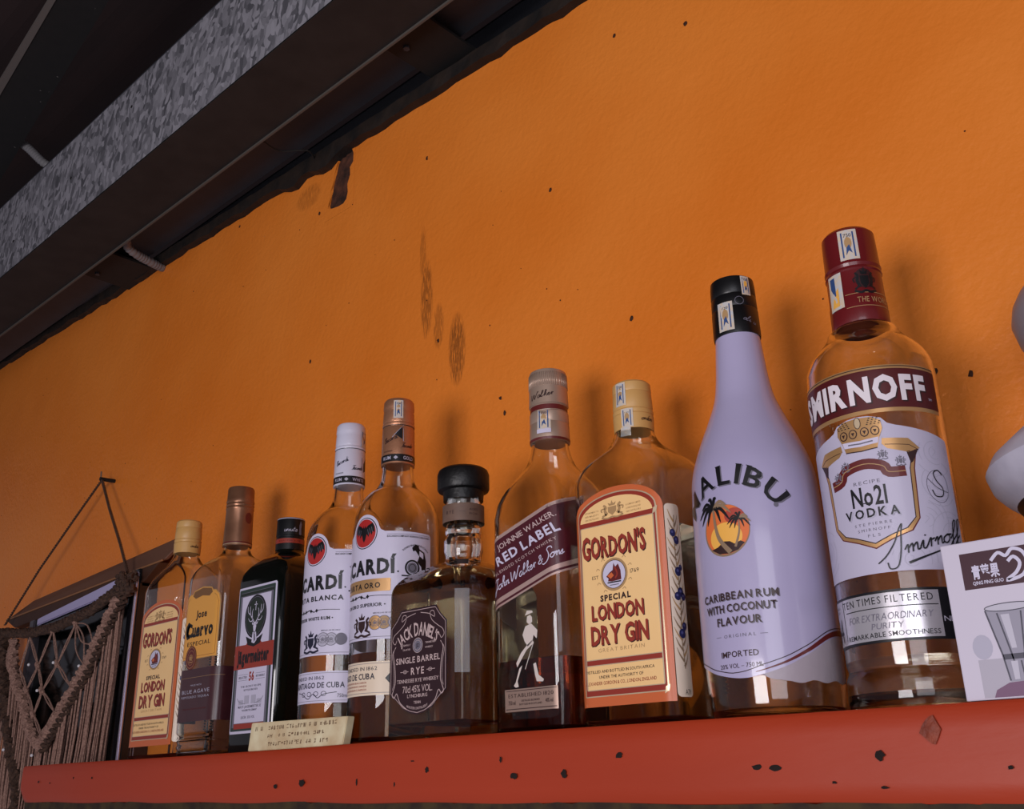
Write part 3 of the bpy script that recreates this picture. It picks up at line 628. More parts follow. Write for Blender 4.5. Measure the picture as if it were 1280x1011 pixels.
# --- gin, twice
def gin(kind,label,side,capm):
    root,b=bottle(kind,label); k=side['k']; e=side['dz']; h=side['h']
    top=b['prof'][-1][0]
    g=make_glass(root,b,GLASS,z0=7)
    bm=bmesh.new()                                   # moulded ribs on the side of the glass
    a,bb,r=b['prof'][1][1:]
    for i in range(44):
        z=22+i*3.0
        tube(bm,[((a+.1)/1e3,(bb-r-2)/1e3,z/1e3),((a-.5)/1e3,(bb-r*.45)/1e3,z/1e3),((a-r*.45)/1e3,(bb-.3)/1e3,z/1e3)],.0009,5)
    tag(bm_obj('glass_ribs',bm,GLASS,root,True),kind='stuff')
    if side.get('level'): make_liquid(root,b,mat('clear_spirit',(246,240,226),.0,trans=1,ior=1.36),side['level'],z0=7)
    n=b['prof'][-2][0]-1
    cap,cb=make_cap('screw_cap',root,[(n-3,15.3),(n+9,15.7),(n+10,15.1),(n+11.5,15.6),(n+13,15.6),(n+13.6,15.0),(n+15,15.0),(n+16,15.4),(n+27,15.0),(n+28,14.6),(n+29,15.0),(n+35,14.7),(n+36.5,13.4)],capm)
    D=Deco(cb,dz=0,ds=2)
    D.script('cap_lettering',BROWNP,'Gordon',17 if not side['stamp'] else 13,n+3,1.7,12,1,thick=.5)
    if side['stamp']:
        shiftstamp(D,'tax_stamp',0,n+25,9,19); shiftstamp(D,'tax_stamp',4.7,n+5,9,15); D.rect('tax_stamp',STAMP,-1,n-10,7,n-2,2)
    D.build(root,[('tax_stamp',None),('cap_lettering',None)])
    D=Deco(b,dz=0); P='front_label'; T='label_lettering'
    H=h; zb=15.5; zs=148+e
    arch=lambda x0,x1,z0,zc,zt,n=20:[(x0,z0),(x1,z0),(x1,zc)]+[((x0+x1)/2+(x1-x0)/2*math.cos(PI*i/n),zc+(zt-zc)*math.sin(PI*i/n)) for i in range(1,n)]+[(x0,zc)]
    D.poly(P,ORANGE,arch(-H,H,zb,zs,zs+21),0)
    i1=4.6*k; D.poly(P,PGOLD,arch(-H+i1,H-i1,zb+6.5,zs+1,zs+17),1)
    i2=i1+1.1; D.poly(P,RED,arch(-H+i2,H-i2,zb+7.3,zs+1,zs+16),2)
    i3=i2+1.6; D.poly(P,CREAM,arch(-H+i3,H-i3,zs-2,zs-2,zs+13.5),3)
    D.rect(P,CREAM,-H+i3,47.5,H-i3,zs-6,3); D.rect(P,CREAM,-H+i3,27,H-i3,43,3)
    for z in (zs-5.8,47.2,43.3,26.7): D.line(P,PGOLD,[(-H+i3,z),(H-i3,z)],.6,4)
    D.line(P,PGOLD,[(H-i3,27),(H-i3,zs-6)],.9,4); D.line(P,PGOLD,[(-H+i3,27),(-H+i3,zs-6)],.9,4)
    for z in (zb+8,zs-3): D.poly(P,PGOLD,[(H-i2-2,z-3),(H-i2+1.2,z-1),(H-i2+2,z+3),(H-i2-1,z+1.5)],5)
    c=-2.5*k
    crest(D,T,TAN,c,zs+4.5,22*k,13,4)
    for s_,q in ((-1,('APPOINTMENT TO','HER MAJESTY','GIN DISTILLERS')),(1,('& COMPANY LIMITED','LONDON ENGLAND','GIN DISTILLERS'))):
        for j,t in enumerate(q): tinytext(D,T,TAN,t,c+s_*19*k,zs+4.5-2.6*j,13*k,1.3,4)
    tx=dict(bold=.035,gap=.05)
    gx=c-2*k
    D.text(T,BROWNP,"GORDON'S",gx+1.7,118.2+e,57*k,14,4,serif=.07,fit=lambda u:1+.22*abs(u)*2*(u<0)+.1*(u>.3),**tx)
    D.text(T,RED,"GORDON'S",gx+1,119+e,57*k,14,5,serif=.07,fit=lambda u:1+.22*abs(u)*2*(u<0)+.1*(u>.3),**tx)
    cx,cz=c-1.5*k,105+e*.7
    D.disc(T,TAN,cx,cz,12*k,11.8,4); D.disc(T,WHITE,cx,cz,10*k,9.8,5); D.ring(T,BROWNP,cx,cz,10.2*k,10,.35,6)
    D.poly(T,DKRED,[(cx-7*k,cz-1),(cx-4*k,cz+1.5),(cx-1*k,cz+3),(cx,cz+8),(cx+1.5*k,cz+5),(cx+4*k,cz+7),(cx+6*k,cz+2),(cx+6.3*k,cz-4.5),(cx-2*k,cz-5),(cx-5.5*k,cz-4.5),(cx-5*k,cz-2.5)],6)
    D.poly(T,ORANGE,[(cx-6*k,cz-.5),(cx-2*k,cz+1.5),(cx,cz-1),(cx-3*k,cz-3)],7); D.line(T,RED,[(cx+1*k,cz+5),(cx+3*k,cz),(cx+1*k,cz-3)],1.2,7,smooth=4); D.line(T,BLACK,[(cx-6*k,cz-5.6),(cx+6*k,cz-5.6)],.9,7)
    D.line(T,MGREY,[(cx-4*k,cz-7.5),(cx+4*k,cz-7.5)],.6,7)
    for s_ in (-1,1):
        for a in (35,70,115,150): 
            w_=math.radians(a); x=cx+s_*math.sin(w_)*13.5*k; z=cz+math.cos(w_)*13.2; D.line(T,TAN,[(x,z),(x+s_*2*k,z+1.2),(x+s_*3*k,z-.3)],.5,4,smooth=3)
    D.text(T,BROWNP,"EST",cx-17*k,cz-1.5,6*k,2.6,4); D.text(T,BROWNP,"1769",cx+18*k,cz-1.3,7.5*k,3,4)
    q=c+.5*k
    D.text(T,BROWNP,"SPECIAL",q-2*k,87.2,27*k,4.2,4,bold=.05,gap=.12); 
    for d,m,l in ((.7,BROWNP,4),(0,RED,5)):
        D.text(T,m,"LONDON",q-1*k+d*.8,74.5-d,46*k,10.6,l,serif=.045,**tx); D.text(T,m,"DRY GIN",q-.5*k+d*.8,57.5-d,50*k,13,l,serif=.045,**tx)
    D.text(T,TAN,"GREAT BRITAIN",q+.5*k,52,40*k,2.7,4,gap=.25)
    tinytext(D,T,BROWNP,"DISTILLED AND BOTTLED IN SOUTH AFRICA",q-2*k,38,59*k,2.1,4); tinytext(D,T,BROWNP,"UNDER THE AUTHORITY OF",q-1*k,34.2,38*k,2.1,4); tinytext(D,T,RED,"ALEXANDER GORDON & CO., LONDON, ENGLAND",q-2*k,30,61*k,2.4,4)
    D.build(root,[(P,None),(T,P)])
    D=Deco(b,dz=0); P='side_label'; T='berry_print'
    x0,x1=side['sl']; D.rect(P,mat('pale_label_paper',(226,208,190),.4,coat=.2),x0,18,x1,149,0,r=3)
    xc=(x0+x1)/2; wv=(x1-x0)
    D.line(T,LEAF,[(xc+.5,141),(xc-.7,115),(xc+1,85),(xc-.6,60),(xc+.4,36)],.7,1,smooth=6)
    rnd=random.Random(4)
    for i in range(30):
        z=140-i*3.4; s_=1 if i%2 else -1; L=wv*.42*(.7+rnd.random()*.4)
        D.line(T,LEAF if i%3 else TAN,[(xc,z-4),(xc+s_*L*.6,z),(xc+s_*L,z+5)],lambda t:1.5*(1-t)+.2,1,smooth=4)
    for x,z,r in ((-.12,128,2.2),(.1,123,2.4),(.05,101,2.6),(.25,104,1.7),(-.1,84,2.3),(.12,87,2.6),(.3,84,2.2),(.2,64,2.2),(.02,59,2.6),(.05,50,0)):
        if r: D.disc(T,BERRY,xc+x*wv,z,r*1.15*wv/14,r*1.25,2,16); D.disc(T,mat('berry_sheen_print',(84,86,140),.4),xc+x*wv-.4,z+.6,r*wv/32,r*.42,3,10)
    D.text(T,BROWNP,"A79",x1-5,19.5,5.5,3.6,1)
    D.build(root,[(P,None),(T,P)])
gin('gin_right','large gin bottle with cream label edged in orange and a blue berry side strip',dict(k=1,dz=0,h=40,sl=(40.6,54),level=137,stamp=True),mat('beige_cap',(206,160,96),.4))
gin('gin_left','gin bottle with cream label and plain beige cap, leftmost on the shelf',dict(k=1.14,dz=6,h=46,sl=(47,60),stamp=False),mat('beige_cap',(206,160,96),.4))
# --- tequila
root,b=bottle('tequila','square clear tequila bottle with brown cap, yellow upper label and purple-brown lower band')
make_glass(root,b,GLASS)
cap,cb=make_cap('screw_cap',root,[(226,16.2),(250,15.6),(268,15.3),(270,15.9),(272,15.3),(274,15.9),(276,15.3),(278,15.9),(281,15.2),(293,15.0),(295,14)],mat('bronze_cap',(156,112,84),.32,metal=.55,noise=(40,(124,84,62),.2)))
D=Deco(cb,dz=0,ds=2); D.line('cap_band',DKRED,[(-48,229.5),(48,229.5)],1.4,1); D.line('cap_foil_edge',PGOLD,[(-48,227.8),(48,227.8)],.6,1); D.disc('cap_seal',DKRED,28,258,5,6.5,1); D.build(root,[('cap_band',None),('cap_seal',None),('cap_foil_edge',None)])
D=Deco(b,dz=0); P='upper_label'; T='label_lettering'
YL=mat('yellow_label',(226,160,70),.38,coat=.25)
out=[(-35,100),(35,100),(35,158),(33,166),(27,171),(21,171.5),(18,175),(0,177.5),(-18,175),(-21,171.5),(-27,171),(-33,166),(-35,158)]
D.poly(P,GOLD,out,0); D.poly(P,YL,[(x*.965,138.5+(z-138.5)*.98) for x,z in out],1)
D.poly(P,mat('medal_brown_print',(122,86,54),.5),[(-20,169),(-14,165.5),(0,167.5),(14,165.5),(20,169),(17,173.5),(0,176),(-17,173.5)],2)
D.line(P,DKRED,[(32,103),(32,158),(29,164),(24,167)],.3,2); D.line(P,DKRED,[(-32,103),(-32,158),(-29,164),(-24,167)],.3,2); D.line(P,DKRED,[(-32,103),(32,103)],.3,2)
D.text(T,BLACK,"Jose",1,144,22,8,3,bold=.03,serif=.06); D.text(T,BLACK,"Cuervo",0,124.5,53,14,3,bold=.05,gap=.03,serif=.06)
D.poly(T,BLACK,[(-28,136),(-24,141),(-20,139),(-23,128),(-20,123),(-25,122),(-28.5,129)],3)
for x in (-17,-8,2,12,21): D.poly(T,BLACK,[(x,125),(x+1.7,123.1),(x+3.4,125),(x+1.7,126.9)],4)
D.text(T,BLACK,"ESPECIAL",0,114.5,46,4.6,3,bold=.01,gap=.14)
D.disc(T,DKRED,-13,102,11,12.5,4,24); D.ring(T,GOLD,-13,102,9.4,10.8,.5,5); D.ring(T,GOLD,-13,102,6.4,7.6,.4,5); crest(D,T,GOLD,-13,102,9,10,5)
D.build(root,[(P,None),(T,P)])
D=Deco(b,dz=0); P='lower_label'; T='lower_lettering'
D.rect(P,mat('purple_brown_label',(72,36,40),.3,coat=.4,noise=(60,(60,28,34),.3)),-62,36,70,90,0)
for t,z,w_,h in (("MADE WITH",72,22,1.8),("BLUE AGAVE",64.6,54,4),("REPOSADO TEQUILA",59.8,54,2.4)): D.text(T,LGREY,t,2,z,w_,h,2,gap=.13)
D.text(T,DKRED,"TEQUILA CUERVO LA ROJENA",2,48,46,1.6,2,gap=.12); D.line(T,TAN,[(-40,81),(45,81)],.25,2)
D.build(root,[(P,None),(T,P)])
# --- herbal liqueur
root,b=bottle('herbal','square almost black bottle with a stag emblem label and red band')
loft_obj('glass_body',dense(b['prof']),DARKG,root,sharp=40)
cap,cb=make_cap('screw_cap',root,[(206,15.2),(219,15.0),(219.6,14.4),(221,14.4),(221.6,15.0),(239,14.7),(240.5,14.4),(241,12.5)],mat('black_cap',(16,16,18),.35))
D=Deco(cb,dz=0,ds=2); D.rect('cap_band',RED,-48,212.5,48,217.5,1); D.rect('cap_rim_band',LGREY,-48,239,48,240,1); D.text('cap_lettering',DKRED,"KRAUTERLIKOR",14,214,24,2,2); D.script('cap_lettering',LGREY,'Cursuta',5,225,2.4,16,2,thick=.45)
D.poly('cap_emblem',MGREY,[(24,222),(27,222),(26.5,229),(27.5,234),(25.5,237),(24,232)],2); D.build(root,[('cap_band',None),('cap_lettering',None),('cap_emblem',None),('cap_rim_band',None)])
D=Deco(b,dz=0); P='front_label'; T='label_lettering'
def octo(h,z0,z1,c): return [(-h+c,z0),(h-c,z0),(h,z0+c),(h,z1-c),(h-c,z1),(-h+c,z1),(-h,z1-c),(-h,z0+c)]
D.poly(P,WHITE,octo(34.5,20,166,1.5),0); D.poly(P,mat('label_green_print',(44,60,54),.4,coat=.2),octo(32.3,22.5,163.8,1),1)
D.rect(P,MGREY,-29.5,26,29.5,160.5,2); D.rect(P,WHITE,-26,30,26,156,3); D.rect(P,DGREEN,-30,157,30,160,3)
D.rect(P,RED,-26,24.5,26,29.5,4)
D.disc(P,BLACK,0,134,19.5,22,4,36); D.disc(P,DGREEN,0,134,16.5,19,5,32); D.ring(P,MGREY,0,134,17.2,19.8,.5,6)
D.poly(P,RED,[(-34.5,82.5),(34.5,82.5),(34.5,106.5),(14,106.5),(9,111),(-9,111),(-14,106.5),(-34.5,106.5)],5)
D.poly(P,BLACK,[(-15,115),(-11,106),(0,103.5),(11,106),(15,115),(8,112),(0,110),(-8,112)],6)
AN=WHITE
for s_ in (-1,1):
    D.line(T,AN,[(s_*1.6,128),(s_*5,132),(s_*9,137),(s_*10,145)],lambda t:1.5*(1-.6*t),7,smooth=5)
    D.line(T,AN,[(s_*5,132),(s_*6,138),(s_*4.5,142)],lambda t:1.1*(1-.6*t),7,smooth=4); D.line(T,AN,[(s_*8,135.5),(s_*13,139),(s_*14,145)],lambda t:1.1*(1-.6*t),7,smooth=4); D.line(T,AN,[(s_*3,130),(s_*9,129.5),(s_*12.5,133)],lambda t:1.1*(1-.6*t),7,smooth=4)
    D.poly(T,AN,[(s_*1.5,126.5),(s_*5.5,128.5),(s_*4.6,126),(s_*2,124.5)],7)
D.poly(T,AN,[(-2.3,128),(2.3,128),(2.8,124),(1.4,118),(0,116.5),(-1.4,118),(-2.8,124)],7); D.poly(T,AN,[(-3,118),(3,118),(5,110),(1,106.5),(-4,108)],7); D.poly(T,BLACK,[(-1,118.6),(1,118.6),(0,117)],8); D.poly(T,MGREY,[(-1.2,117),(1.5,116),(3,110),(0,108)],8)
D.line(T,WHITE,[(0,140),(0,149)],.9,7); D.line(T,WHITE,[(-2.6,146),(2.6,146)],.9,7)
D.text(T,BLACK,"Jägermeister",0,88.5,56,13,6,bold=.05,gap=.02,serif=.045)
D.text(T,RED,"56",0,70.5,9,8.5,5,bold=.04)
for s_ in (-1,1): D.text(T,MGREY,"SELECTED" if s_<0 else "BOTANICALS",s_*15.5,73,15,2.2,5,bold=.02); D.line(T,MGREY,[(s_*7,76.8),(s_*24,76.8)],.3,5); D.line(T,MGREY,[(s_*7,71.2),(s_*24,71.2)],.3,5)
for t,z,w_ in (("THE SECRET RECIPE",64,36),("BOTTLED SINCE 1878",60.6,24),("MAST-JAGERMEISTER SE",44.2,40),("WOLFENBUTTEL GERMANY",41,26)): tinytext(D,T,MGREY,t,0,z,w_,1.9 if z<44 or z>50 else 2.5,5)
for s_ in (-1,1):
    D.rect(T,LGREY,s_*6-4,48,s_*6+4,56,5); D.line(T,MGREY,[(s_*8,48),(s_*18,50),(s_*23,54)],.4,6,smooth=3); D.rect(T,LGREY,s_*16-4,47.5,s_*16+4,52,5)
D.text(T,MGREY,"LIKÖR  35% VOL",-2,34,24,2.6,5)
D.build(root,[(P,None),(T,P)])
# --- rum, twice
def rum(kind,label,gold):
    root,b=bottle(kind,label); make_glass(root,b,GLASS)
    make_liquid(root,b,mat('amber_rum',(232,180,110),0,trans=1,ior=1.36) if gold else mat('clear_spirit',(246,240,226),.0,trans=1,ior=1.36),74 if gold else 108)
    base=COPPER if gold else mat('white_cap',(206,204,222),.35,coat=.3)
    cap,cb=make_cap('screw_cap',root,[(247,15.6),(256,15.5),(283,15.1),(284,14.6),(285.5,15.2),(287,15.2),(288,14.5),(290,14.9),(299,14.5),(301,14.2),(303,14.7),(310,14.3),(312,13)],base)
    D=Deco(cb,dz=0,ds=2); D.rect('cap_band',BLACK,-49,248.5,49,255.5,1); q=LGREY
    D.text('cap_lettering',q,"RUM",2,250.4,8,3.4,2,bold=.02); D.poly('cap_band',q,[(8.5,252),(10.5,253.8),(12.5,252),(10.5,250.2)],2); D.text('cap_lettering',q,"GOLD" if gold else "WHITE",22,250.4,12 if not gold else 10,3.4,2,bold=.02)
    i=BROWNP if gold else NAVY
    D.script('cap_lettering',i,'Bacardi',-1,266,2.0,14,1,rot=22,thick=.5); D.script('cap_lettering',i,'Facundo',15,262,1.8,11,1,rot=4,thick=.5); D.text('cap_lettering',i,"FOUNDER",3,258,9,1.3,1)
    if gold: D.poly('cap_band',BLACK,[(9,275),(16,282),(16,270)],1); D.line('cap_band',LGREY,[(7,272),(17,284),(17,268)],.5,2)
    else: D.poly('cap_band',BLACK,[(28,270),(33,277),(33,264),(28,261)],1); D.line('cap_band',BLACK,[(26,262),(26,276)],.4,1)
    D.line('cap_seam',BLACK,[(-46,284.4),(46,284.4)],.6,1)
    shiftstamp(D,'tax_stamp',12 if gold else 29,300 if gold else 296,9,18,2)
    D.build(root,[('cap_band',None),('cap_lettering','cap_band'),('cap_seam',None),('tax_stamp',None)])
    D=Deco(b); P='front_label'; T='label_lettering'; c=3; zb=84 if gold else 80
    R=16; cz=178
    D.poly(P,WHITE,[(-60,zb+2),(-58,zb),(66,zb),(68,zb+2),(68,174),(66,176),(24,177),(20,179),(18,183)]+[(c+R*math.cos(math.radians(a)),cz+R*math.sin(math.radians(a))) for a in range(20,165,8)]+[(-12,183),(-14,179),(-18,177),(-58,176),(-60,174)],0)
    D.line(P,MGREY,[(-56,zb+2.2),(64,zb+2.2)],.4,1)
    D.disc(P,BLACK,c,177,14,14.2,1,36); D.disc(P,WHITE,c,177,13.2,13.4,2,36); D.disc(P,mat('crimson_print',(176,42,40),.4,coat=.2),c,177,12.4,12.6,3,36)
    bat=[(0,181),(1,184),(2,181.5),(4,183.5),(9,185.5),(11,182),(11.5,176.5),(9.5,178),(8.5,174.5),(6.5,177),(5,173),(3,176),(1.5,171),(0,168.5),(-1.5,171),(-3,176),(-5,173),(-6.5,177),(-8.5,174.5),(-9.5,178),(-11.5,176.5),(-11,182),(-9,185.5),(-4,183.5),(-2,181.5),(-1,184)]
    D.poly(T,BLACK,[(c+x,z) for x,z in bat],4)
    for s_ in (-1,1):
        for x,z in ((8,182),(6,181),(4,180)): D.line(T,MGREY,[(c+s_*x,z),(c+s_*(x+1.3),z-5)],.4,5)
    D.text(T,BLACK,"BACARDÍ",-3.5,140.2,76,13,4,bold=.045,gap=.06); D.disc(T,BLACK,36,141,.8,.8,4,8)
    tinytext(D,T,BLACK,"BACARDI COMPANY BORN IN CUBA IN 1862",46,171.3,40,1.7,4); D.line(T,MGREY,[(26,174),(66,174)],.3,4); tinytext(D,T,BLACK,"FOUNDED IN SANTIAGO",-36,171.3,30,1.7,4)
    if gold:
        D.rect(T,GOLD,-26,124.5,30,135.5,4,r=1); D.text(T,BLACK,"CARTA ORO",c-4,127.6,44,4.8,5,bold=.03,gap=.16); t2="RON ORO SUPERIOR •"
    else: D.text(T,BLACK,"CARTA BLANCA",c-1,129.5,66,4.6,4,bold=.03,gap=.16); t2="SUPERIOR WHITE RUM •"
    D.line(T,BLACK,[(-20,120.5),(-8,120),(0,121.5),(6,119.5),(12,121),(32,120.5)],lambda t:.5 if t>.6 else .9,4,smooth=4)
    for x in (-12,-6,2,9): D.poly(T,BLACK,[(x-1.6,120.6),(x,122.4),(x+1.6,120.6),(x,118.8)],4)
    D.text(T,BLACK,t2,c-2,111.8,50,3.1,4,bold=.02,gap=.1)
    crest(D,T,BROWNP if gold else NAVY,3,zb+13,22,20,4)
    for x,r,m in ((17,6,GOLD if gold else LGREY),(25,5.6,LGREY if not gold else TAN),(34,5.2,MGREY if not gold else LGREY)):
        D.disc(T,m,x,zb+14,r,r,4,20); D.ring(T,MGREY,x,zb+14,r,r,.5,5); D.ring(T,MGREY,x,zb+14,r*.6,r*.6,.3,5); crest(D,T,MGREY,x,zb+14,r*.8,r*.8,5)
    tinytext(D,T,MGREY,"MEDALLAS DE ORO",24,zb+21.5,18,1.2,4)
    mx=52
    D.ring(T,BLACK,mx-3.5,144.5,6,6.3,1.6,4); D.disc(T,MGREY,mx-3.5,144.5,4.6,4.9,4,20); D.ring(T,BLACK,mx-3.5,144.5,3,3.2,.6,5,n=16); D.line(T,BLACK,[(mx-13,137.5),(mx+13,137)],1.2,4)
    D.poly(T,BLACK,[(mx+1,150),(mx+3,155),(mx-1,160),(mx-3,159),(mx-4,162),(mx-1,165.5),(mx+2,164.5),(mx+3,161.5),(mx+8,159),(mx+10,152),(mx+10,146),(mx+8,143),(mx+12,138),(mx+6,138),(mx+5,146)],4)
    D.poly(T,WHITE,[(mx+3,160),(mx+7,158),(mx+7,153),(mx+3,155.5)],5)
    tinytext(D,T,BLACK,"RONES FINOS DE BACARDI",mx,164,26,1.6,4,arc=16)
    for j,t in enumerate(("ELABORADO POR","LOS MAESTROS","DE RON BACARDI")): tinytext(D,T,BLACK,t,mx+1,132.5-3*j,19,1.7,4)
    P2='lower_label'; T2='lower_lettering'
    D.rect(P2,WHITE if not gold else mat('cream_white_paper',(226,206,182),.35,coat=.2),-58,38.5,62,66,0,r=1)
    D.line(P2,MGREY,[(-56,64.4),(60,64.4)],.35,1); D.line(P2,MGREY,[(-56,40.5),(60,40.5)],.35,1)
    D.text(T2,NAVY,"FOUNDED IN 1862",-3,58.8,46,3.2,2,gap=.14); D.text(T2,NAVY,"SANTIAGO DE CUBA",9 if not gold else -12,51.6,60,5,2,bold=.02,gap=.09)
    if gold:
        D.poly(T2,BLACK,[(27,52),(38,63.5),(49,52),(38,40.5)],2); D.disc(T2,WHITE,38,53,4.5,2,3,16); D.disc(T2,BLACK,38,53,2,2,4,12); tinytext(D,T2,WHITE,"BACARDI",38,56.5,9,2,3); tinytext(D,T2,WHITE,"R",38,45.5,2.4,3.4,3)
        for j in range(3): tinytext(D,T2,RED,"ELABORADO DE RON BACARDI"[j*3:],-12,48.3-2.8*j,44,1.5,2)
        D.text(T2,NAVY,"750",53,42,6,3.5,2)
    else:
        D.line(T2,NAVY,[(-14,48.5),(-6,47),(0,43.5),(4,42.6),(9,46.5),(14,43),(20,46),(32,47.6)],.6,2,smooth=5)
        for x in (-4,4,12,20): D.ring(T2,NAVY,x,46.5,2.4,1.9,.5,2,n=14)
        D.text(T2,NAVY,"750ml",37,43,9,3.4,2)
    D.build(root,[(P,None),(T,P),(P2,None),(T2,P2)])
rum('rum_white','tall clear rum bottle with white cap and bat emblem, beside the black stag bottle',False)
rum('rum_gold','tall rum bottle with copper foil cap, bat emblem and gold strip on its label',True)
# --- rye whiskey
root,b=bottle('rye','squat square whiskey bottle with round black stopper and dark plum shield label')
make_glass(root,b,GLASS2,t=4,z0=13)
make_liquid(root,b,mat('grey_tinted_spirit',(238,232,214),0,trans=1,ior=1.36),128,t=4,z0=13)
cap,cb=make_cap('stopper',root,[(193,17),(201,17.5),(202,21.5),(203.5,22.3),(216,22.3),(219.5,21),(221.3,18.5),(221.5,10)],mat('black_wood_stopper',(14,13,14),.42,bump=.2,bscale=300))
nb=dict(prof=[(172,17.6,17.6,17.6),(190,17.6,17.6,17.6)],zref=180)
D=Deco(nb,dz=0,ds=2); D.rect('neck_label',mat('faded_neck_label',(122,96,82),.5,noise=(80,(96,74,64),.3)),-55,173,55,188,0); D.text('neck_lettering',BROWNP,"RYE",2,179,8,3.2,1,gap=.2); D.text('neck_lettering',BROWNP,"AGED",23,181.5,8,2,1); D.text('neck_lettering',BROWNP,"IN OAK",23,178,8,1.8,1); D.text('neck_lettering',BROWNP,"— —",13,179.8,5,2,1)
D.build(root,[('neck_label',None),('neck_lettering','neck_label')])
D=Deco(b,dz=0); P='front_label'; T='label_lettering'; c=-4; PL=mat('dark_plum_label',(46,24,30),.45); LT=mat('pale_lilac_print',(196,172,170),.5)
def shield(q):   # inset q
    h=33-q; R=[(c+21-q*.7,99-q),(c+26-q*.6,92-q*.5),(c+h,86-q*.4),(c+h,35+q*.3),(c+25-q*.3,30+q*.3),(c+17-q*.3,23+q*.7),(c+8,19.5+q),(c,18+q)]
    return R+[(2*c-x,z) for x,z in R[-2::-1]]
D.poly(P,PL,shield(0),0); D.line(P,LT,shield(1.6),.4,1,closed=True)
for s_ in (-1,1):
    X=lambda x:c+s_*x
    D.line(T,LT,[(X(3),95),(X(13),93),(X(19),90),(X(18),94.5),(X(14),94),(X(16),88),(X(23),83),(X(28),80),(X(30),76),(X(27),73),(X(25),76)],.45,2,smooth=4)
    D.line(T,LT,[(X(26),71),(X(29),66),(X(27),57),(X(26),44),(X(28),38),(X(29.5),34),(X(27),32),(X(24),35),(X(20),28),(X(12),22.5)],.6,2,smooth=4)
    D.line(T,LT,[(X(27),70),(X(30.3),65),(X(28.6),57),(X(27.6),44),(X(29.5),38)],.35,2,smooth=4)
D.text(T,LT,"JACK DANIEL'S",c,77.5,44,9.5,2,bold=.02,gap=.03,serif=.04,arc=34,fit=lambda u:.85+.3*(1-abs(2*u)))
D.disc(T,MGREY,c,70,5.6,5.6,2,20); D.ring(T,LT,c,70,5.6,5.6,.35,3); D.ring(T,LT,c,70,3.8,3.8,.3,3); D.text(T,PL,"JD",c,68.6,4,3,3)
for s_,t1,t2 in ((-1,"ORIGINALLY","CRAFTED"),(1,"TENNESSEE","WHISKEY")): tinytext(D,T,LT,t1,c+s_*14.5,70.6,12,1.4,2); tinytext(D,T,LT,t2,c+s_*13,67,9,1.4,2)
D.text(T,LT,"SINGLE BARREL",c,57.2,51,4.8,2,bold=.015,gap=.1); D.text(T,LT,"RYE",c,48.2,15,5.4,2,bold=.02,gap=.16)
for s_ in (-1,1): D.line(T,LT,[(c+s_*10.5,50.8),(c+s_*20,50.8)],.4,2); D.ring(T,LT,c+s_*14.5,50.8,2,1.2,.4,2,n=12)
D.text(T,LT,"TENNESSEE RYE WHISKEY",c,42.4,48,2.9,2,bold=.005,gap=.07); D.text(T,LT,"70cl 45% VOL.",c,34.8,34,5.4,2,gap=.06); D.text(T,LT,"LYNCHBURG",c,31,23,2.6,2,bold=.01); D.text(T,LT,"TENN",c,26.3,8,2.1,2,bold=.01); tinytext(D,T,LT,"MASTER DISTILLERY",c,22,25,1.8,2,fit=lambda u:1,arc=-34)
D.build(root,[(P,None),(T,P)])
# --- scotch
root,b=bottle('scotch','tall square whisky bottle with a slanted dark red label and dark liquid in it')
make_glass(root,b,GLASS)
make_liquid(root,b,mat('dark_whisky',(150,62,34),0,trans=1,ior=1.36),53.5)
cap,cb=make_cap('screw_cap',root,[(229,16.4),(231,16.7),(244,16.4),(245,15.8),(246.5,16.4),(254,16.2),(255,15.4),(260,15.4),(261,16.6),(274,16.2),(288,15.8),(291,15.4),(292,13.5)],mat('copper_cap',(186,160,142),.36,metal=.5),modr=lambda z,a:1+(.018*(1 if math.sin(a*46)>0 else 0) if z>275 else 0))
bm=bmesh.new()
for i in range(64):
    a=2*PI*i/64; x,y=math.cos(a)*.0161,math.sin(a)*.0161; tube(bm,[(x,y,.2765),(x*.985,y*.985,.2885)],.0005,4)
tag(bm_obj('cap_knurling',bm,mat('copper_cap',(164,126,104)),cap,True),kind='stuff')
D=Deco(cb,dz=0,ds=2); D.script('cap_lettering',BROWNP,'Walker',-5,264,2.2,20,1,rot=10,thick=.6); D.rect('neck_band',DKRED,-50,229,50,231,1); shiftstamp(D,'tax_stamp',6.5,246,11,18,2); D.rect('tax_stamp',WHITE,1,234,12,237.5,6); D.rect('cap_band',DKRED,-50,255.4,50,259.6,1)
D.build(root,[('tax_stamp',None),('cap_lettering',None),('neck_band',None),('cap_band',None)])
D=Deco(b,dz=0); P='slanted_label'; T='label_lettering'; RB=mat('wine_red_label',(84,20,34),.4,coat=.3,noise=(20,(66,16,28),.3))
Z=lambda s,t: (100.5+.31*s)+t     # lower edge at s, t up the band
S0,S1=-62,60
D.poly(P,mat('rosy_silver_print',(190,160,152),.35,metal=.3),[(S0,Z(S0,2)),(S1,Z(S1,2)),(S1,Z(S1,58)),(S0,Z(S0,58))],0)
D.poly(P,RB,[(S0,Z(S0,9)),(S1,Z(S1,9)),(S1,Z(S1,55)),(S0,Z(S0,55))],1)
D.poly(P,RB,[(S0,Z(S0,3.6)),(S1,Z(S1,3.6)),(S1,Z(S1,5.4)),(S0,Z(S0,5.4))],1)
ang=math.degrees(math.atan(.31))
D.text(T,LT,"JOHNNIE WALKER.",4,Z(4,46),62,4.8,2,bold=.01,gap=.08,serif=.05,rot=ang,shear=-.2)
D.text(T,WHITE,"RED LABEL",5,Z(5,34),66,8,2,bold=.03,gap=.12,rot=ang,shear=-.2)
D.text(T,LT,"BLENDED SCOTCH WHISKY",2,Z(2,27.5),66,2.6,2,gap=.22,rot=ang,shear=-.2)
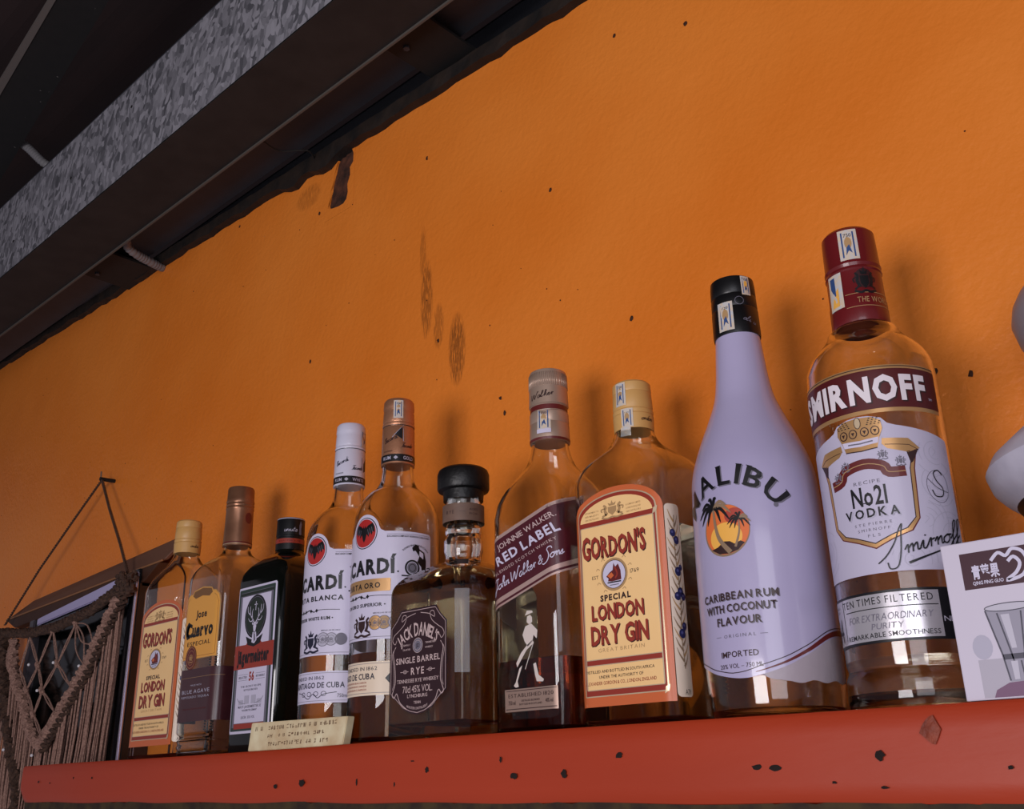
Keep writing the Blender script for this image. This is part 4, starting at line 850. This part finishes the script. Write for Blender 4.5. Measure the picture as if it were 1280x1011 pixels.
D.script(T,WHITE,'John Walker & Sons',-32,Z(-32,15.5),3.3,74,2,rot=ang,thick=.75)
D.build(root,[(P,None),(T,P)])
D=Deco(b,dz=0); P='walking_figure'; M=mat('silver_white_print',(214,200,192),.4)
for q in ([(3,84),(6,85),(8,83),(8,79.5),(5,78),(2.5,80)],[(1,77),(7,78.5),(13,73),(12,67),(9,70),(8,66),(3,62),(0,66),(-2,71)],[(2,63),(8,66.5),(9,64),(2,60),(-4,53),(-8,48),(-9,51),(-4,58)],[(-6,47),(-3,49),(-8,38),(-7,34),(-10,33.5),(-12,35),(-10,37)],[(8,49),(10.5,50),(13,41),(18,37.5),(17,36),(11,36.5),(9.5,41)]): D.poly(P,M,q,0)
D.line(P,M,[(9,65),(0,46)],.6,1); D.poly(P,M,[(1,85),(9,86.5),(8,88),(3,88.5)],0)
D.build(root,[(P,None)])
D=Deco(b,dz=0); P='base_plate_label'; T='base_lettering'; PN=mat('pink_silver_foil',(176,148,134),.35,metal=.5)
D.rect(P,PN,-21,16.5,30,32.5,0); D.rect(P,BROWNP,-20,18,29,18.6,1); D.rect(P,BROWNP,-20,31,29,31.5,1)
D.text(T,BROWNP,"ESTABLISHED 1820",4.5,26.5,44,2.8,2,gap=.14); tinytext(D,T,BROWNP,"DISTILLED BLENDED",4.5,23.3,18,1.4,2); tinytext(D,T,BROWNP,"BOTTLED IN SCOTLAND",4.5,20.8,22,1.4,2); tinytext(D,T,BROWNP,"750 ml",-14,21.4,7,3,2); tinytext(D,T,BROWNP,"40% vol",22.5,21.4,7,3,2)
D.build(root,[(P,None),(T,P)])
# --- coconut rum
root,b=bottle('coconut','round milky white bottle with black cap, palm tree sunset emblem and clear glass base')
make_glass(root,b,GLASS,ztop=262)
b2=dict(prof=[(z,a+.15,bb+.15,r+.15) for z,a,bb,r in b['dprof']],zref=100)
edge=[(-134,44),(-110,47),(-85,44),(-60,38),(-32,31),(-15,25.5),(5,22.5),(26,27),(42,34),(62,44),(85,46.5),(110,46),(134,44)]
_E=cr(edge,8)
def ez(s,dz=0):
    for p,q in zip(_E,_E[1:]):
        if s<=q[0]: t=(s-p[0])/(q[0]-p[0]); return p[1]+(q[1]-p[1])*t+dz
    return edge[-1][1]+dz
bm=bmesh.new(); NS=96; Rg=[]; zs=[q[0] for q in b['dprof'] if q[0]>60]+[262]; 
full=2*PI*42.5
def cp(i,z,off): 
    r=sect(b2,z)[2]+off; w_=2*PI*i/NS-PI; return (r*math.sin(w_)/1e3,-r*math.cos(w_)/1e3,z/1e3)
rows=[]
for j in range(6):
    rows.append([bm.verts.new(cp(i,ez((i/NS-.5)*full)*(1-j/6)+60*j/6,.1)) for i in range(NS)])
for z in zs: rows.append([bm.verts.new(cp(i,z,.1)) for i in range(NS)])
for A,B in zip(rows,rows[1:]):
    for i in range(NS): bm.faces.new((A[i],A[(i+1)%NS],B[(i+1)%NS],B[i]))
MILK=mat('milky_white_coating',(182,174,206),.3,coat=.5,noise=(9,(166,158,192),.35),bump=.08,bscale=90)
bm_obj('white_coating',bm,MILK,root,True)
bm=bmesh.new(); rows=[]
for j in range(5):
    rows.append([bm.verts.new(cp(i,((19+max(0,(58-i))*1.0+.8*math.sin(i))*(1-j/4)+ez((i/NS-.5)*full)*j/4),.05)) for i in range(50,80)])
for A,B in zip(rows,rows[1:]):
    for i in range(len(A)-1): bm.faces.new((A[i],A[i+1],B[i+1],B[i]))
bm_obj('frosted_base_edge',bm,mat('frosted_white',(168,156,166),.35,bump=.4,bscale=60),root,True)
cap,cb=make_cap('screw_cap',root,[(256,16.2),(258,16.5),(276,16.2),(277,15.6),(278.5,16),(286,15.8),(287,15.3),(288,15.8),(296,15.6),(300,15.2),(301,13.5)],mat('black_cap',(16,16,18),.35))
D=Deco(cb,dz=0,ds=2); shiftstamp(D,'tax_stamp',1.5,269,11,22,2); shiftstamp(D,'tax_stamp',18,292,7,15,2); D.script('cap_lettering',MGREY,'Malibu',11,266,1.8,12,1,rot=-20,thick=.4); D.ring('cap_lettering',MGREY,12,280,3,3,.4,1,n=16)
D.build(root,[('tax_stamp',None),('cap_lettering',None)])
b3=dict(prof=b2['prof'],zref=100); D=Deco(b3,dz=4); T='print_lettering'; E='palm_emblem'
def arcword(m,d,l): D.text('arched_lettering',m,"MALIBU",2+d,142.5-d,75,13,l,bold=.02,gap=.15,serif=.065,arc=37)
arcword(MGREY,.8,2); arcword(BLACK,0,3); D.disc('arched_lettering',MGREY,34,125.5,1.6,1.6,3,12)
D.disc(E,LEAF,0,112.5,16.6,16.6,1,40); D.disc(E,FLOUR,.3,113,15.8,15.8,2,40); D.disc(E,YEL,0,108,11.5,9.5,3,28); D.disc(E,mat('emblem_red_print',(170,66,52),.45),7,121,6.5,5,3,20)
D.poly(E,BROWNP,[(-11,101.5),(-6,102.5),(-1,105.5),(3,105),(6,103),(10,104.5),(12.5,103),(8,99),(2,97.3),(-5,98)],4)
D.line(E,LEAF,[(-7.5,127),(-6.6,116),(-4,107),(3,98)],lambda t:1.6+1.6*t,5,smooth=5); D.line(E,LEAF,[(10,117.5),(9.6,110),(6.5,101)],lambda t:.8+.8*t,5,smooth=5)
def palm(x,z,R,l):
    for a,L in ((5,1),(35,.95),(75,.8),(110,.85),(145,1),(175,1.05),(205,.95),(240,.85),(300,.8),(335,1)):
        w_=math.radians(a); ex,ezz=x+R*L*math.cos(w_),z+R*L*.75*math.sin(w_)-R*.42*abs(math.cos(w_))
        D.line(E,BLACK if a!=35 and a!=5 else LEAF,[(x,z),((x+ex)/2,(z+ezz)/2+R*.28),(ex,ezz)],lambda t:R*.17*math.sin(PI*(.12+.83*t)),l,smooth=5)
palm(-7.5,127.5,13,6); palm(10,118.3,7.5,6)
for t,z,w_ in (("CARIBBEAN RUM",69.3,53),("WITH COCONUT",62,49),("FLAVOUR",54.2,30)): D.text(T,MGREY,t,3.4,z-.5,w_,4.9,2,bold=.015,gap=.11); D.text(T,BROWNP,t,2.8,z,w_,4.9,3,bold=.018,gap=.11)
D.text(T,MGREY,"ORIGINAL",3,46.5,21,2.1,3,gap=.35); D.line(T,MGREY,[(-14,47.5),(-10,47.5)],.3,3); D.line(T,MGREY,[(16,47.5),(20.5,47.5)],.3,3)
D.text(T,BROWNP,"IMPORTED",1.5,35,25,3.7,3,bold=.01,gap=.1); D.text(T,BROWNP,"20% VOL – 750 ML",1.5,28.6,29,2.8,3,gap=.1)
S=[-55+i*3 for i in range(56)]
D.line(T,BROWNP,[(s,ez(s,2.6+(2.8 if s>15 else 2.8*max(0,(s+5)/20)))) for s in S],.5,3); D.line(T,DKRED,[(s,ez(s,2.4)) for s in S if s>8],lambda t:.4+3*min(1,t*1.6),3)
D.build(root,[('arched_lettering',None),(T,None),(E,None)])
# --- vodka
root,b=bottle('vodka','clear vodka bottle with dark red cap, red banner and crown on its white label')
make_glass(root,b,GLASS,t=2.6,z0=9)
make_liquid(root,b,mat('clear_spirit',(246,240,226),.0,trans=1,ior=1.36),27.5,t=2.6,z0=9)
MR=mat('maroon_cap',(104,24,28),.33,coat=.3)
cap,cb=make_cap('screw_cap',root,[(234,17.6),(236,18),(250,17.8),(251,17.4),(270,17.2),(271,17.9),(273,17.2),(275,17.9),(277,17.3),(292,17),(300,16.7),(302,15)],MR)
D=Deco(cb,dz=0,ds=2); D.text('cap_lettering',TAN,"THE WORLD'S",20,246,26,4,1,gap=.16); D.line('cap_lettering',TAN,[(0,252.8),(45,252.8)],.35,1); D.line('cap_lettering',TAN,[(0,243.5),(45,243.5)],.35,1)
D.disc('cap_emblem',mat('dark_maroon_print',(52,16,20),.5),13,263,6,7,1,20); crest(D,'cap_emblem',BLACK,13,262,15,18,2)
shiftstamp(D,'tax_stamp',6.5,288,12,22,2); D.rect('tax_stamp',STAMP,-12,245,-1,270,3); D.rect('tax_stamp',BLUEP,-10,255,-6,268,4); D.poly('tax_stamp',YEL,[(-10,247),(-4,247),(-4,260),(-8,256)],4)
D.build(root,[('tax_stamp',None),('cap_lettering',None),('cap_emblem',None)])
D=Deco(b,dz=5); P='banner_label'; T='banner_lettering'; c=4
D.rect(P,GOLD,-54,164.8,58,194.2,0); D.rect(P,mat('wine_banner',(82,22,24),.4,coat=.3),-54,167.3,58,191.7,1); D.rect(P,BROWNP,-54,193,58,193.5,1)
D.text(T,BROWNP,"SMIRNOFF",c+.8,171.6,86,15.5,2,bold=.05,gap=.1); D.text(T,mat('banner_white_print',(226,216,222),.4),"SMIRNOFF",c,172.4,86,15.5,3,bold=.045,gap=.1); D.text(T,WHITE,"TM",50,172.5,3,1.6,2)
D.build(root,[(P,None),(T,P)])
D=Deco(b,dz=5); P='front_label'; E='crown_and_shield'; T='label_lettering'; VL=mat('vodka_label_paper',(190,184,206),.4,coat=.15)
D.poly(P,VL,[(-54,72),(60,72),(60,147),(59,149.5),(24,156.5),(20,158),(17,161.5),(10,163.5),(4,164),(-2,163.5),(-9,161.5),(-12,158),(-16,156.5),(-51,149.5),(-54,147)],0)
rnd=random.Random(3)
for cx_,cz_ in ((45,122),(34,100),(46,140),(-42,120),(-36,90),(-45,145),(22,78),(50,92)):
    for q in range(4):
        r=4+3.4*q; a0=rnd.random()*360; P0=[]
        for k in range(15):
            w_=math.radians(a0+k*15); x,z=cx_+r*math.cos(w_),cz_+r*.95*math.sin(w_)
            if -52<x<58 and 73.5<z<147 and not(-24<x<34 and z>84): P0.append((x,z))
            elif len(P0)>1: D.line(P,LGREY,P0,.35,1); P0=[]
            else: P0=[]
        if len(P0)>1: D.line(P,LGREY,P0,.35,1)
    if cx_ not in (45,): D.line(P,LGREY,[(cx_-2,cz_-2),(cx_+1,cz_+1),(cx_-1,cz_+2.5)],.35,1,smooth=3)
D.line(T,BLACK,[(49,127),(46,129.5),(42.5,127.5),(44,123),(48,119),(47,114.5),(42,114),(40,117.5)],.7,3,smooth=5); D.ring(T,MGREY,45,120,8,9.5,.3,2,n=30); D.line(T,BLACK,[(38,124),(44,119),(52,117)],.3,3,smooth=4)
X=lambda x:c+x
for m,q,l in ((DKRED,0,1),(GOLD,.7,2),(BROWNP,2.6,3),(VL,3.2,4)):
    h=30-q; R=[(h,141-q*.4),(h-2.5,130),(h-4+q*.1,101+q*.2),(h-9,94+q*.6),(10,90+q),(0,85.5+q*1.1)]
    L=[(-x,z) for x,z in R[-2::-1]]; D.poly(E,m,[(X(x),z) for x,z in R+L+[(-14,145),(14,145)]][:],l)
for s_ in (-1,1):
    D.poly(E,GOLD,[(X(s_*10),149),(X(s_*26),148),(X(s_*32),142),(X(s_*25),139.5),(X(s_*14),142.5),(X(s_*11),146)],5); D.poly(E,BROWNP,[(X(s_*24),140),(X(s_*31),141.5),(X(s_*27),134),(X(s_*25.5),133)],5); D.line(E,BROWNP,[(X(s_*13),145),(X(s_*26),144),(X(s_*31),141)],.35,6)
D.poly(E,VL,[(X(-12),150),(X(-11),143),(X(11),143),(X(12),150)],6)
D.poly(E,GOLD,[(X(-9),143.5),(X(0),142.6),(X(9),143.5),(X(10.5),149),(X(13),155),(X(12.5),160),(X(8),162.5),(X(0),163),(X(-8),162.5),(X(-12.5),160),(X(-13),155),(X(-10.5),149)],7)
D.poly(E,WHITE,[(X(-9.6),146.5),(X(0),145.6),(X(9.6),146.5),(X(10.4),150),(X(0),149.2),(X(-10.4),150)],8); D.line(E,MGREY,[(X(-7),148),(X(0),147.4),(X(7),148)],.8,9)
for x in (-9,-3.3,3.3,9): D.disc(E,BROWNP,X(x),154,2.5,2.9,8,14); D.disc(E,GOLD,X(x),154,1.9,2.3,9,14); D.poly(E,BROWNP,[(X(x-1),154.8),(X(x),152.6),(X(x+1),154.8)],10)
for s_ in (-1,1):
    for j in range(4):
        for i in range(4-j//2): D.poly(E,BLACK,[(X(s_*(4.5+i*2.1+.5*j)),158+j*1.2),(X(s_*(5.2+i*2.1+.5*j)),158.7+j*1.2),(X(s_*(5.9+i*2.1+.5*j)),158+j*1.2)],9)
D.disc(E,PGOLD,X(0),160,1.8,3.4,9,14); D.ring(E,BROWNP,X(0),160,1.8,3.4,.35,10,n=14); D.line(E,BROWNP,[(X(-9),143.6),(X(0),142.8),(X(9),143.6)],.6,9)
for x,z in ((-17,131),(-11,136),(11,139.5),(20,135)): crest(D,E,MGREY,X(x),z,6,6.5,6)
rb=lambda t:[(X(-22),125+t),(X(-15),126.5+t),(X(-12),131.5+t),(X(0),134+t),(X(10),131.5+t),(X(13),127.5+t),(X(22),127.5+t)]
D.line(E,DKRED,rb(1.1),6.2,6,smooth=4); D.line(E,TAN,cr(rb(1.1),4),.5,7)
D.text(T,MGREY,"RECIPE",X(0),123.3,15,2.2,6,gap=.25); D.text(T,BLACK,"No21",X(0),110.8,20,11.5,6,bold=.02,gap=.09); D.line(T,BLACK,[(X(-4.5),112.2),(X(.5),112.2)],.5,7)
D.text(T,LGREY,"VODKA",X(.7),103.3,31,5.3,6,bold=.03,gap=.24); D.text(T,BLACK,"VODKA",X(0),104,31,5.3,7,bold=.025,gap=.24)
for t,z,w_ in (("STE PIERRE",99.3,21),("SMIRNOFF",96,18),("FLS",92.6,7)): D.text(T,LGREY if z<0 else MGREY,t,X(0),z,w_,1.7,6,gap=.4)
D.script(T,BLACK,'mirnoff',18.5,81,4.4,38,9,rot=14,shear=.35,thick=.8); D.line(T,BLACK,[(20,76),(34,81),(56,89)],lambda t:1.1*(1-t)+.3,9)
D.line(T,BLACK,[(4,77),(9,81),(14,88),(17,95),(19,98),(18,93),(16.5,82),(14,74.5),(10,73.5),(9,77)],.7,9,smooth=5)
D.build(root,[(P,None),(E,P),(T,P)])
D=Deco(b,dz=5); P='silver_label'; T='silver_lettering'
D.rect(P,BLACK,-60,34.5,80,62.5,0); D.rect(P,SILVER,-58,36,33,61,1)
D.text(T,BLACK,"TEN TIMES FILTERED",1.5,55.5,56,4.2,2,gap=.22); D.line(T,BLACK,[(-24,53.2),(32,53.2)],.5,2); D.line(T,BLACK,[(-27,38),(-27,60.5)],.5,2)
D.text(T,MGREY,"FOR EXTRAORDINARY",3,46.5,50,4,2,gap=.1,shear=.2); D.text(T,MGREY,"PURITY",3,41.8,18,3.4,2,gap=.1,shear=.2); D.text(T,BLACK,"REMARKABLE SMOOTHNESS",3,37.5,56,2.8,2,bold=.006,gap=.1)
D.text(T,BLACK,"1864",-41,38,20,14,2,gap=.05); D.text(T,MGREY,"RECIPE FILTERED",-41,57,18,1.4,2); D.text(T,MGREY,"SINCE MOSCOW",-41,54.5,16,1.4,2)
D.text(T,LGREY,"NESS",40,44,12,3,2)
D.build(root,[(P,None),(T,P)])
# macrame
root=empty('macrame_hanging',(-1.5,.64,.24)); tag(root,'brown knotted cord wall hanging with open net centre, small beads and long fringe','wall hanging')
YM=.64
CORD=mat('brown_cord',(176,138,122),.85,noise=(400,(120,88,78),.2),bump=.6,bscale=900)
DCORD=mat('dark_brown_cord',(92,66,52),.9,noise=(300,(42,28,24),.2),bump=.6,bscale=800)
def twist(bm,pts,r,pitch,strands=2,sr=.6,n=6,wob=0):
    P=[Vector(p) for p in pts]; L=[0]
    for a,b in zip(P,P[1:]): L.append(L[-1]+(b-a).length)
    tot=L[-1]; m=max(6,int(tot/pitch*8))
    for s in range(strands):
        out=[]
        for k in range(m+1):
            d=tot*k/m; i=0
            while i<len(L)-2 and L[i+1]<d: i+=1
            t=(d-L[i])/max(L[i+1]-L[i],1e-9); c=P[i].lerp(P[i+1],t); T=(P[i+1]-P[i]).normalized()
            u=T.cross(Vector((0,1,0))); u.normalize(); v=T.cross(u); w_=2*PI*d/pitch+2*PI*s/strands
            out.append(c+(u*math.cos(w_)+v*math.sin(w_))*r*(1+wob*math.sin(d*900+s)))
        tube(bm,out,r*sr*1.5,n)
def V3(q,dy=0): return (q[0],YM+dy,q[1])
bm=bmesh.new(); A=(-1.4785,.4574)
twist(bm,[V3(A,.0195),V3((-1.545,.408),.014),V3((-1.635,.340),.007),V3((-1.722,.262))],.0011,.009); fixp(bm_obj('hanging_cord',bm,DCORD),root)
bm=bmesh.new(); twist(bm,[V3(A,.0195),V3((-1.428,.400),.014),V3((-1.365,.335),.007),V3((-1.312,.277))],.0013,.009); fixp(bm_obj('hanging_cord',bm,DCORD),root)
bm=bmesh.new(); twist(bm,[V3((-1.742,.252)),V3((-1.62,.238)),V3((-1.53,.236)),V3((-1.42,.246)),V3((-1.35,.263)),V3((-1.297,.280))],.0042,.030,3,.62,wob=.2); fixp(bm_obj('wrapped_rod',bm,DCORD),root)
bm=bmesh.new()
for k,(x,z) in enumerate(((-1.31,.268),(-1.318,.276),(-1.302,.262),(-1.312,.258),(-1.322,.262))): twist(bm,[V3((x-.012,z-.006),-.004),V3((x,z+.006),-.01),V3((x+.012,z-.004),-.002)],.0035,.02,2,.7)
fixp(bm_obj('end_knot',bm,DCORD),root)
def braid(name,pts,w_,m,pitch=.016,strands=3,dy=0):
    bm=bmesh.new(); twist(bm,[V3(p,dy) for p in cr(pts,5)],w_*.5,pitch,strands,.45,wob=.35); return fixp(bm_obj(name,bm,m),root)
RB_=[(-1.325,.262),(-1.37,.213),(-1.405,.170),(-1.445,.135),(-1.484,.100),(-1.521,.070)]
braid('right_braid',RB_,.011,CORD); braid('right_braid_edge',[(x+.012,z-.008) for x,z in RB_],.008,DCORD,.02,2,-.002)
LB=[(-1.6738,.2331),(-1.672,.215),(-1.6626,.192),(-1.64,.165),(-1.6141,.1438),(-1.592,.122),(-1.5782,.104),(-1.552,.084),(-1.521,.068)]
braid('left_braid',LB,.010,CORD); bm=bmesh.new()
for k in range(3): twist(bm,[V3(p,-.003) for p in cr([(-1.672+.008*k,.232),(-1.683+.006*k,.212),(-1.675+.008*k,.192),(-1.652+.004*k,.176)],4)],.0014,.01)
fixp(bm_obj('loop_cords',bm,CORD),root)
braid('side_braid',[(-1.7184,.2442),(-1.705,.20),(-1.6765,.150),(-1.650,.110),(-1.6277,.082),(-1.60,.045),(-1.575,.008),(-1.57,-.04)],.014,DCORD,.03,3)
N=dict(a=(-1.615,.232),b=(-1.5345,.234),c=(-1.4593,.234),d=(-1.5689,.1843),e=(-1.5029,.1812),f=(-1.4179,.172),g=(-1.5984,.1519),h=(-1.5423,.1466),i=(-1.4544,.1475),j=(-1.4937,.1149),k=(-1.5612,.1141),l=(-1.521,.080),m=(-1.396,.198),n=(-1.635,.185))
for p,q in ('ad','db','be','ec','an','ng','dg','dh','eh','ei','cm','cf','hk','hj','gk','kl','jl'):
    bm=bmesh.new(); P,Q=N[p],N[q]; L=math.hypot(Q[0]-P[0],Q[1]-P[1]); nx,nz=-(Q[1]-P[1])/L,(Q[0]-P[0])/L
    for s in (-1,1):
        o=.0016*s+(.006*s if p+q in('cm','cf') else 0); mid=((P[0]+Q[0])/2+nx*o*1.6,(P[1]+Q[1])/2+nz*o*1.6)
        tube(bm,[V3(x) for x in cr([P,mid,Q],4)],.0011,5)
    fixp(bm_obj('net_cord',bm,CORD),root)
for p in 'dehgkcb':
    bm=bmesh.new(); x,z=N[p]
    twist(bm,[V3((x-.004,z+.004),-.001),V3((x+.004,z-.004),-.001)],.0022,.008,3); fixp(bm_obj('knot',bm,CORD),root)
PE=mat('pearl_bead',(226,222,226),.2,coat=.5)
me=None
for x,z in ((-1.5896,.1874),(-1.5035,.1825),(-1.4185,.170),(-1.546,.1466),(-1.5332,.0568),(-1.6365,.0682)):
    if me is None:
        bm=bmesh.new(); bmesh.ops.create_uvsphere(bm,u_segments=10,v_segments=7,radius=.0023); me=bpy.data.meshes.new('bead'); bm.to_mesh(me); bm.free(); me.materials.append(PE)
        for p in me.polygons: p.use_smooth=True
    o=bpy.data.objects.new('bead',me); COL.objects.link(o); o.location=(x,YM-.006,z); fixp(o,root)
rr=random.Random(9)
def fringe(name,tops,bots,n,dy):
    bm=bmesh.new(); Tp=cr(tops,6); Bt=cr(bots,6)
    def at_(P,t): 
        k=min(len(P)-2,int(t*(len(P)-1))); u=t*(len(P)-1)-k; return (P[k][0]+(P[k+1][0]-P[k][0])*u,P[k][1]+(P[k+1][1]-P[k][1])*u)
    for i in range(n):
        t=(i+rr.random()*.8)/n; a=at_(Tp,min(t,1)); b=at_(Bt,min(1,max(0,t+rr.uniform(-.02,.02)))); y=dy+rr.uniform(-.006,.006)
        P=[V3(a,y),V3((a[0]*.66+b[0]*.34+rr.uniform(-.003,.003),a[1]*.66+b[1]*.34),y),V3((a[0]*.33+b[0]*.67+rr.uniform(-.003,.003),a[1]*.33+b[1]*.67),y-.002),V3(b,y)]
        tube(bm,cr(P,3),rr.uniform(.0011,.0019),5)
    fixp(tag(bm_obj(name,bm,CORD),kind='stuff'),root)
fringe('right_fringe',[(-1.328,.245),(-1.36,.212),(-1.40,.165),(-1.44,.130),(-1.48,.095),(-1.521,.066)],[(-1.327,-.05),(-1.36,-.06),(-1.41,-.07),(-1.45,-.08),(-1.49,-.09),(-1.525,-.10)],75,.004)
fringe('left_fringe',[(-1.655,.175),(-1.625,.148),(-1.59,.112),(-1.56,.082),(-1.523,.064)],[(-1.625,-.06),(-1.60,-.07),(-1.58,-.08),(-1.55,-.09),(-1.523,-.10)],48,.002)
fringe('outer_fringe',[(-1.70,.16),(-1.68,.13),(-1.66,.10),(-1.63,.07)],[(-1.74,-.10),(-1.70,-.11),(-1.66,-.12),(-1.62,-.12)],40,.006)
# ================= small things on the shelf =================
root=empty('paper_block',(-.7625,.5375,SHELF_Z)); tag(root,'small yellowed paper block with faded writing, lying in front of the rum bottles','box')
bm=bmesh.new(); hexa(bm,[(-.069,-.002,0),(.069,-.002,0),(.069,.006,0),(-.069,.006,0),(-.0685,.000,.0245),(.0715,.000,.0225),(.0715,.008,.0225),(-.0685,.008,.0245)])
bmesh.ops.bevel(bm,geom=bm.edges[:],offset=.0006,segments=2,affect='EDGES'); o=bm_obj('paper_body',bm,mat('yellowed_paper',(226,214,178),.6,noise=(45,(190,160,120),.22)),root)
fb=dict(prof=[(0,69,2.0,.1),(24,69,.05,.1)],zref=10)
class FlatB(Deco): pass
D=FlatB(dict(prof=[(0,80,2.15,.2),(24,80,.2,.2)],zref=12),dz=0,ds=40)
rr=random.Random(21)
INK=mat('faded_brown_ink',(118,88,66),.7)
for z,h,n,x0 in ((17,3.4,30,-60),(10.5,2.8,24,-48),(3.5,3.2,22,-38)):
    for i in range(n):
        x=x0+i*4.0+rr.uniform(-.4,.4)
        if x>64: break
        if rr.random()<.16: continue
        w_=rr.uniform(1.6,3.2)
        for q in range(rr.choice((2,3,3))):
            if rr.random()<.5: zz=z+rr.uniform(0,h); D.line('faded_writing',INK,[(x,zz),(x+w_,zz+rr.uniform(-.3,.5))],.5,1)
            else: xx=x+rr.uniform(0,w_); D.line('faded_writing',INK,[(xx,z),(xx+rr.uniform(-.6,.6),z+h)],.5,1)
D.build(root,[('faded_writing',None)])
# glassware carton
root=empty('glassware_carton',(-.192+.085,.535+.018,SHELF_Z)); tag(root,'pale cardboard carton printed with a tumbler, rightmost on the shelf','box')
bm=bmesh.new(); box(bm,(-.085,-.018,0),(.085,.018,.0785),.0006); bm_obj('carton',bm,mat('carton_card',(204,196,212),.45,coat=.15),root)
D=Deco(dict(prof=[(0,85,18,.1),(80,85,18,.1)],zref=40),dz=0,ds=60)
def U(x,z): return (-85+x,z)
PB=mat('carton_plum_print',(62,26,40),.45)
D.rect('logo_panel',PB,-85+9,54,-85+52,72.5,0); 
D.text('logo_lettering',WHITE,'青苹果',-85+20.6,59.5,13.5,5.4,1,bold=.035); D.text('logo_lettering',WHITE,'QING PING GUO',-85+21,56,15,1.8,1,bold=.02)
D.line('logo_lettering',WHITE,[(-85+24,67),(-85+28,70.5),(-85+31.5,68.5),(-85+35,71.5),(-85+39.5,69.5),(-85+41,64),(-85+38,58),(-85+30,56.3),(-85+35,59.5),(-85+37.5,64),(-85+35,67.5),(-85+32,65.5)],lambda t:1.7,1,smooth=4)
D.text('logo_lettering',WHITE,'®',-85+43,70,1.3,1.3,1)
G1=mat('print_glass_grey',(150,146,162),.45); G2=mat('print_glass_dark',(74,72,86),.45); G3=mat('print_table_grey',(176,170,184),.45)
D0=D; D=Deco(dict(prof=[(0,85,18,.1),(80,85,18,.1)],zref=40),dz=0,ds=60)
D.rect('tumbler_print',G3,-85+8,1,60,22,0); D.poly('tumbler_print',mat('purple_cloth_print',(118,84,112),.5),[(-85+14,1),(-85+16,5),(-85+24,8.5),(-85+34,9),(-85+44,6.5),(-60+33,5),(-60+33,1)],4)
D.poly('tumbler_print',G1,[(-85+17,50),(-85+46,50),(-85+41,24),(-85+39,9),(-85+25,9),(-85+23,24)],1)
D.ring('tumbler_print',G2,-85+31.5,50,14.3,2.2,.5,3,n=26); D.disc('tumbler_print',mat('print_glass_light',(190,186,200),.4),-85+31.5,50,14,1.9,2,24)
for p in ([(17.3,49),(23,24),(25,9.5)],[(45.7,49),(41,24),(39,9.5)],[(24,47),(28,26),(29,20)],[(38,47),(36,26),(35,20)]): D.line('tumbler_print',G2,[(-85+x,z) for x,z in p],.9,3)
D.poly('tumbler_print',mat('print_glass_light',(190,186,200),.4),[(-85+26,46),(-85+31,46),(-85+32,27),(-85+29,27)],2); D.poly('tumbler_print',G2,[(-85+23,24),(-85+41,24),(-85+40.5,21),(-85+23.5,21)],3); D.poly('tumbler_print',mat('print_glass_light',(190,186,200),.4),[(-85+27,20),(-85+31,20),(-85+30.5,10),(-85+27.5,10)],3); D.line('tumbler_print',G2,[(-85+33,20),(-85+33.5,10)],.8,3)
D.disc('tumbler_print',LGREY,-85+12,29,6,7,0,16)
for e in D.g.values():      # print proportions on the card
    e[0][:]=[(-85+16.5+(x+85-17)*.81,z*.87,l) for x,z,l in e[0]]
D.build(root,[('tumbler_print',None)]); D=D0
D.build(root,[('logo_panel',None),('logo_lettering','logo_panel')])
# white vessel at the right edge of view
root=empty('white_vessel',(-.095,.64,SHELF_Z)); tag(root,'pale flared vessel with dark foot and grey bulb, behind the carton','ornament')
WV=mat('chalky_white',(206,202,216),.5,noise=(60,(180,176,192),.3)); DK=mat('vessel_black',(22,22,24),.4); GR=mat('grey_rim',(130,130,140),.35)
loft_obj('dark_foot',capprof((0,44),(8,46),(50,48),(80,58),(104,78),(110,82)),DK,root,n=14)
loft_obj('flared_body',capprof((110,82),(115,88),(121,93),(130,95.5),(138,91),(148,79),(160,64),(172,50),(184,42.5)),WV,root,n=14)
loft_obj('grey_bulb',capprof((184,42),(192,47),(200,56),(210,62.5),(222,65),(231,63),(238,59)),GR,root,n=14)
loft_obj('dark_bulb_cap',capprof((238,58.5),(250,50),(260,38),(266,20),(267,5)),DK,root,n=14)
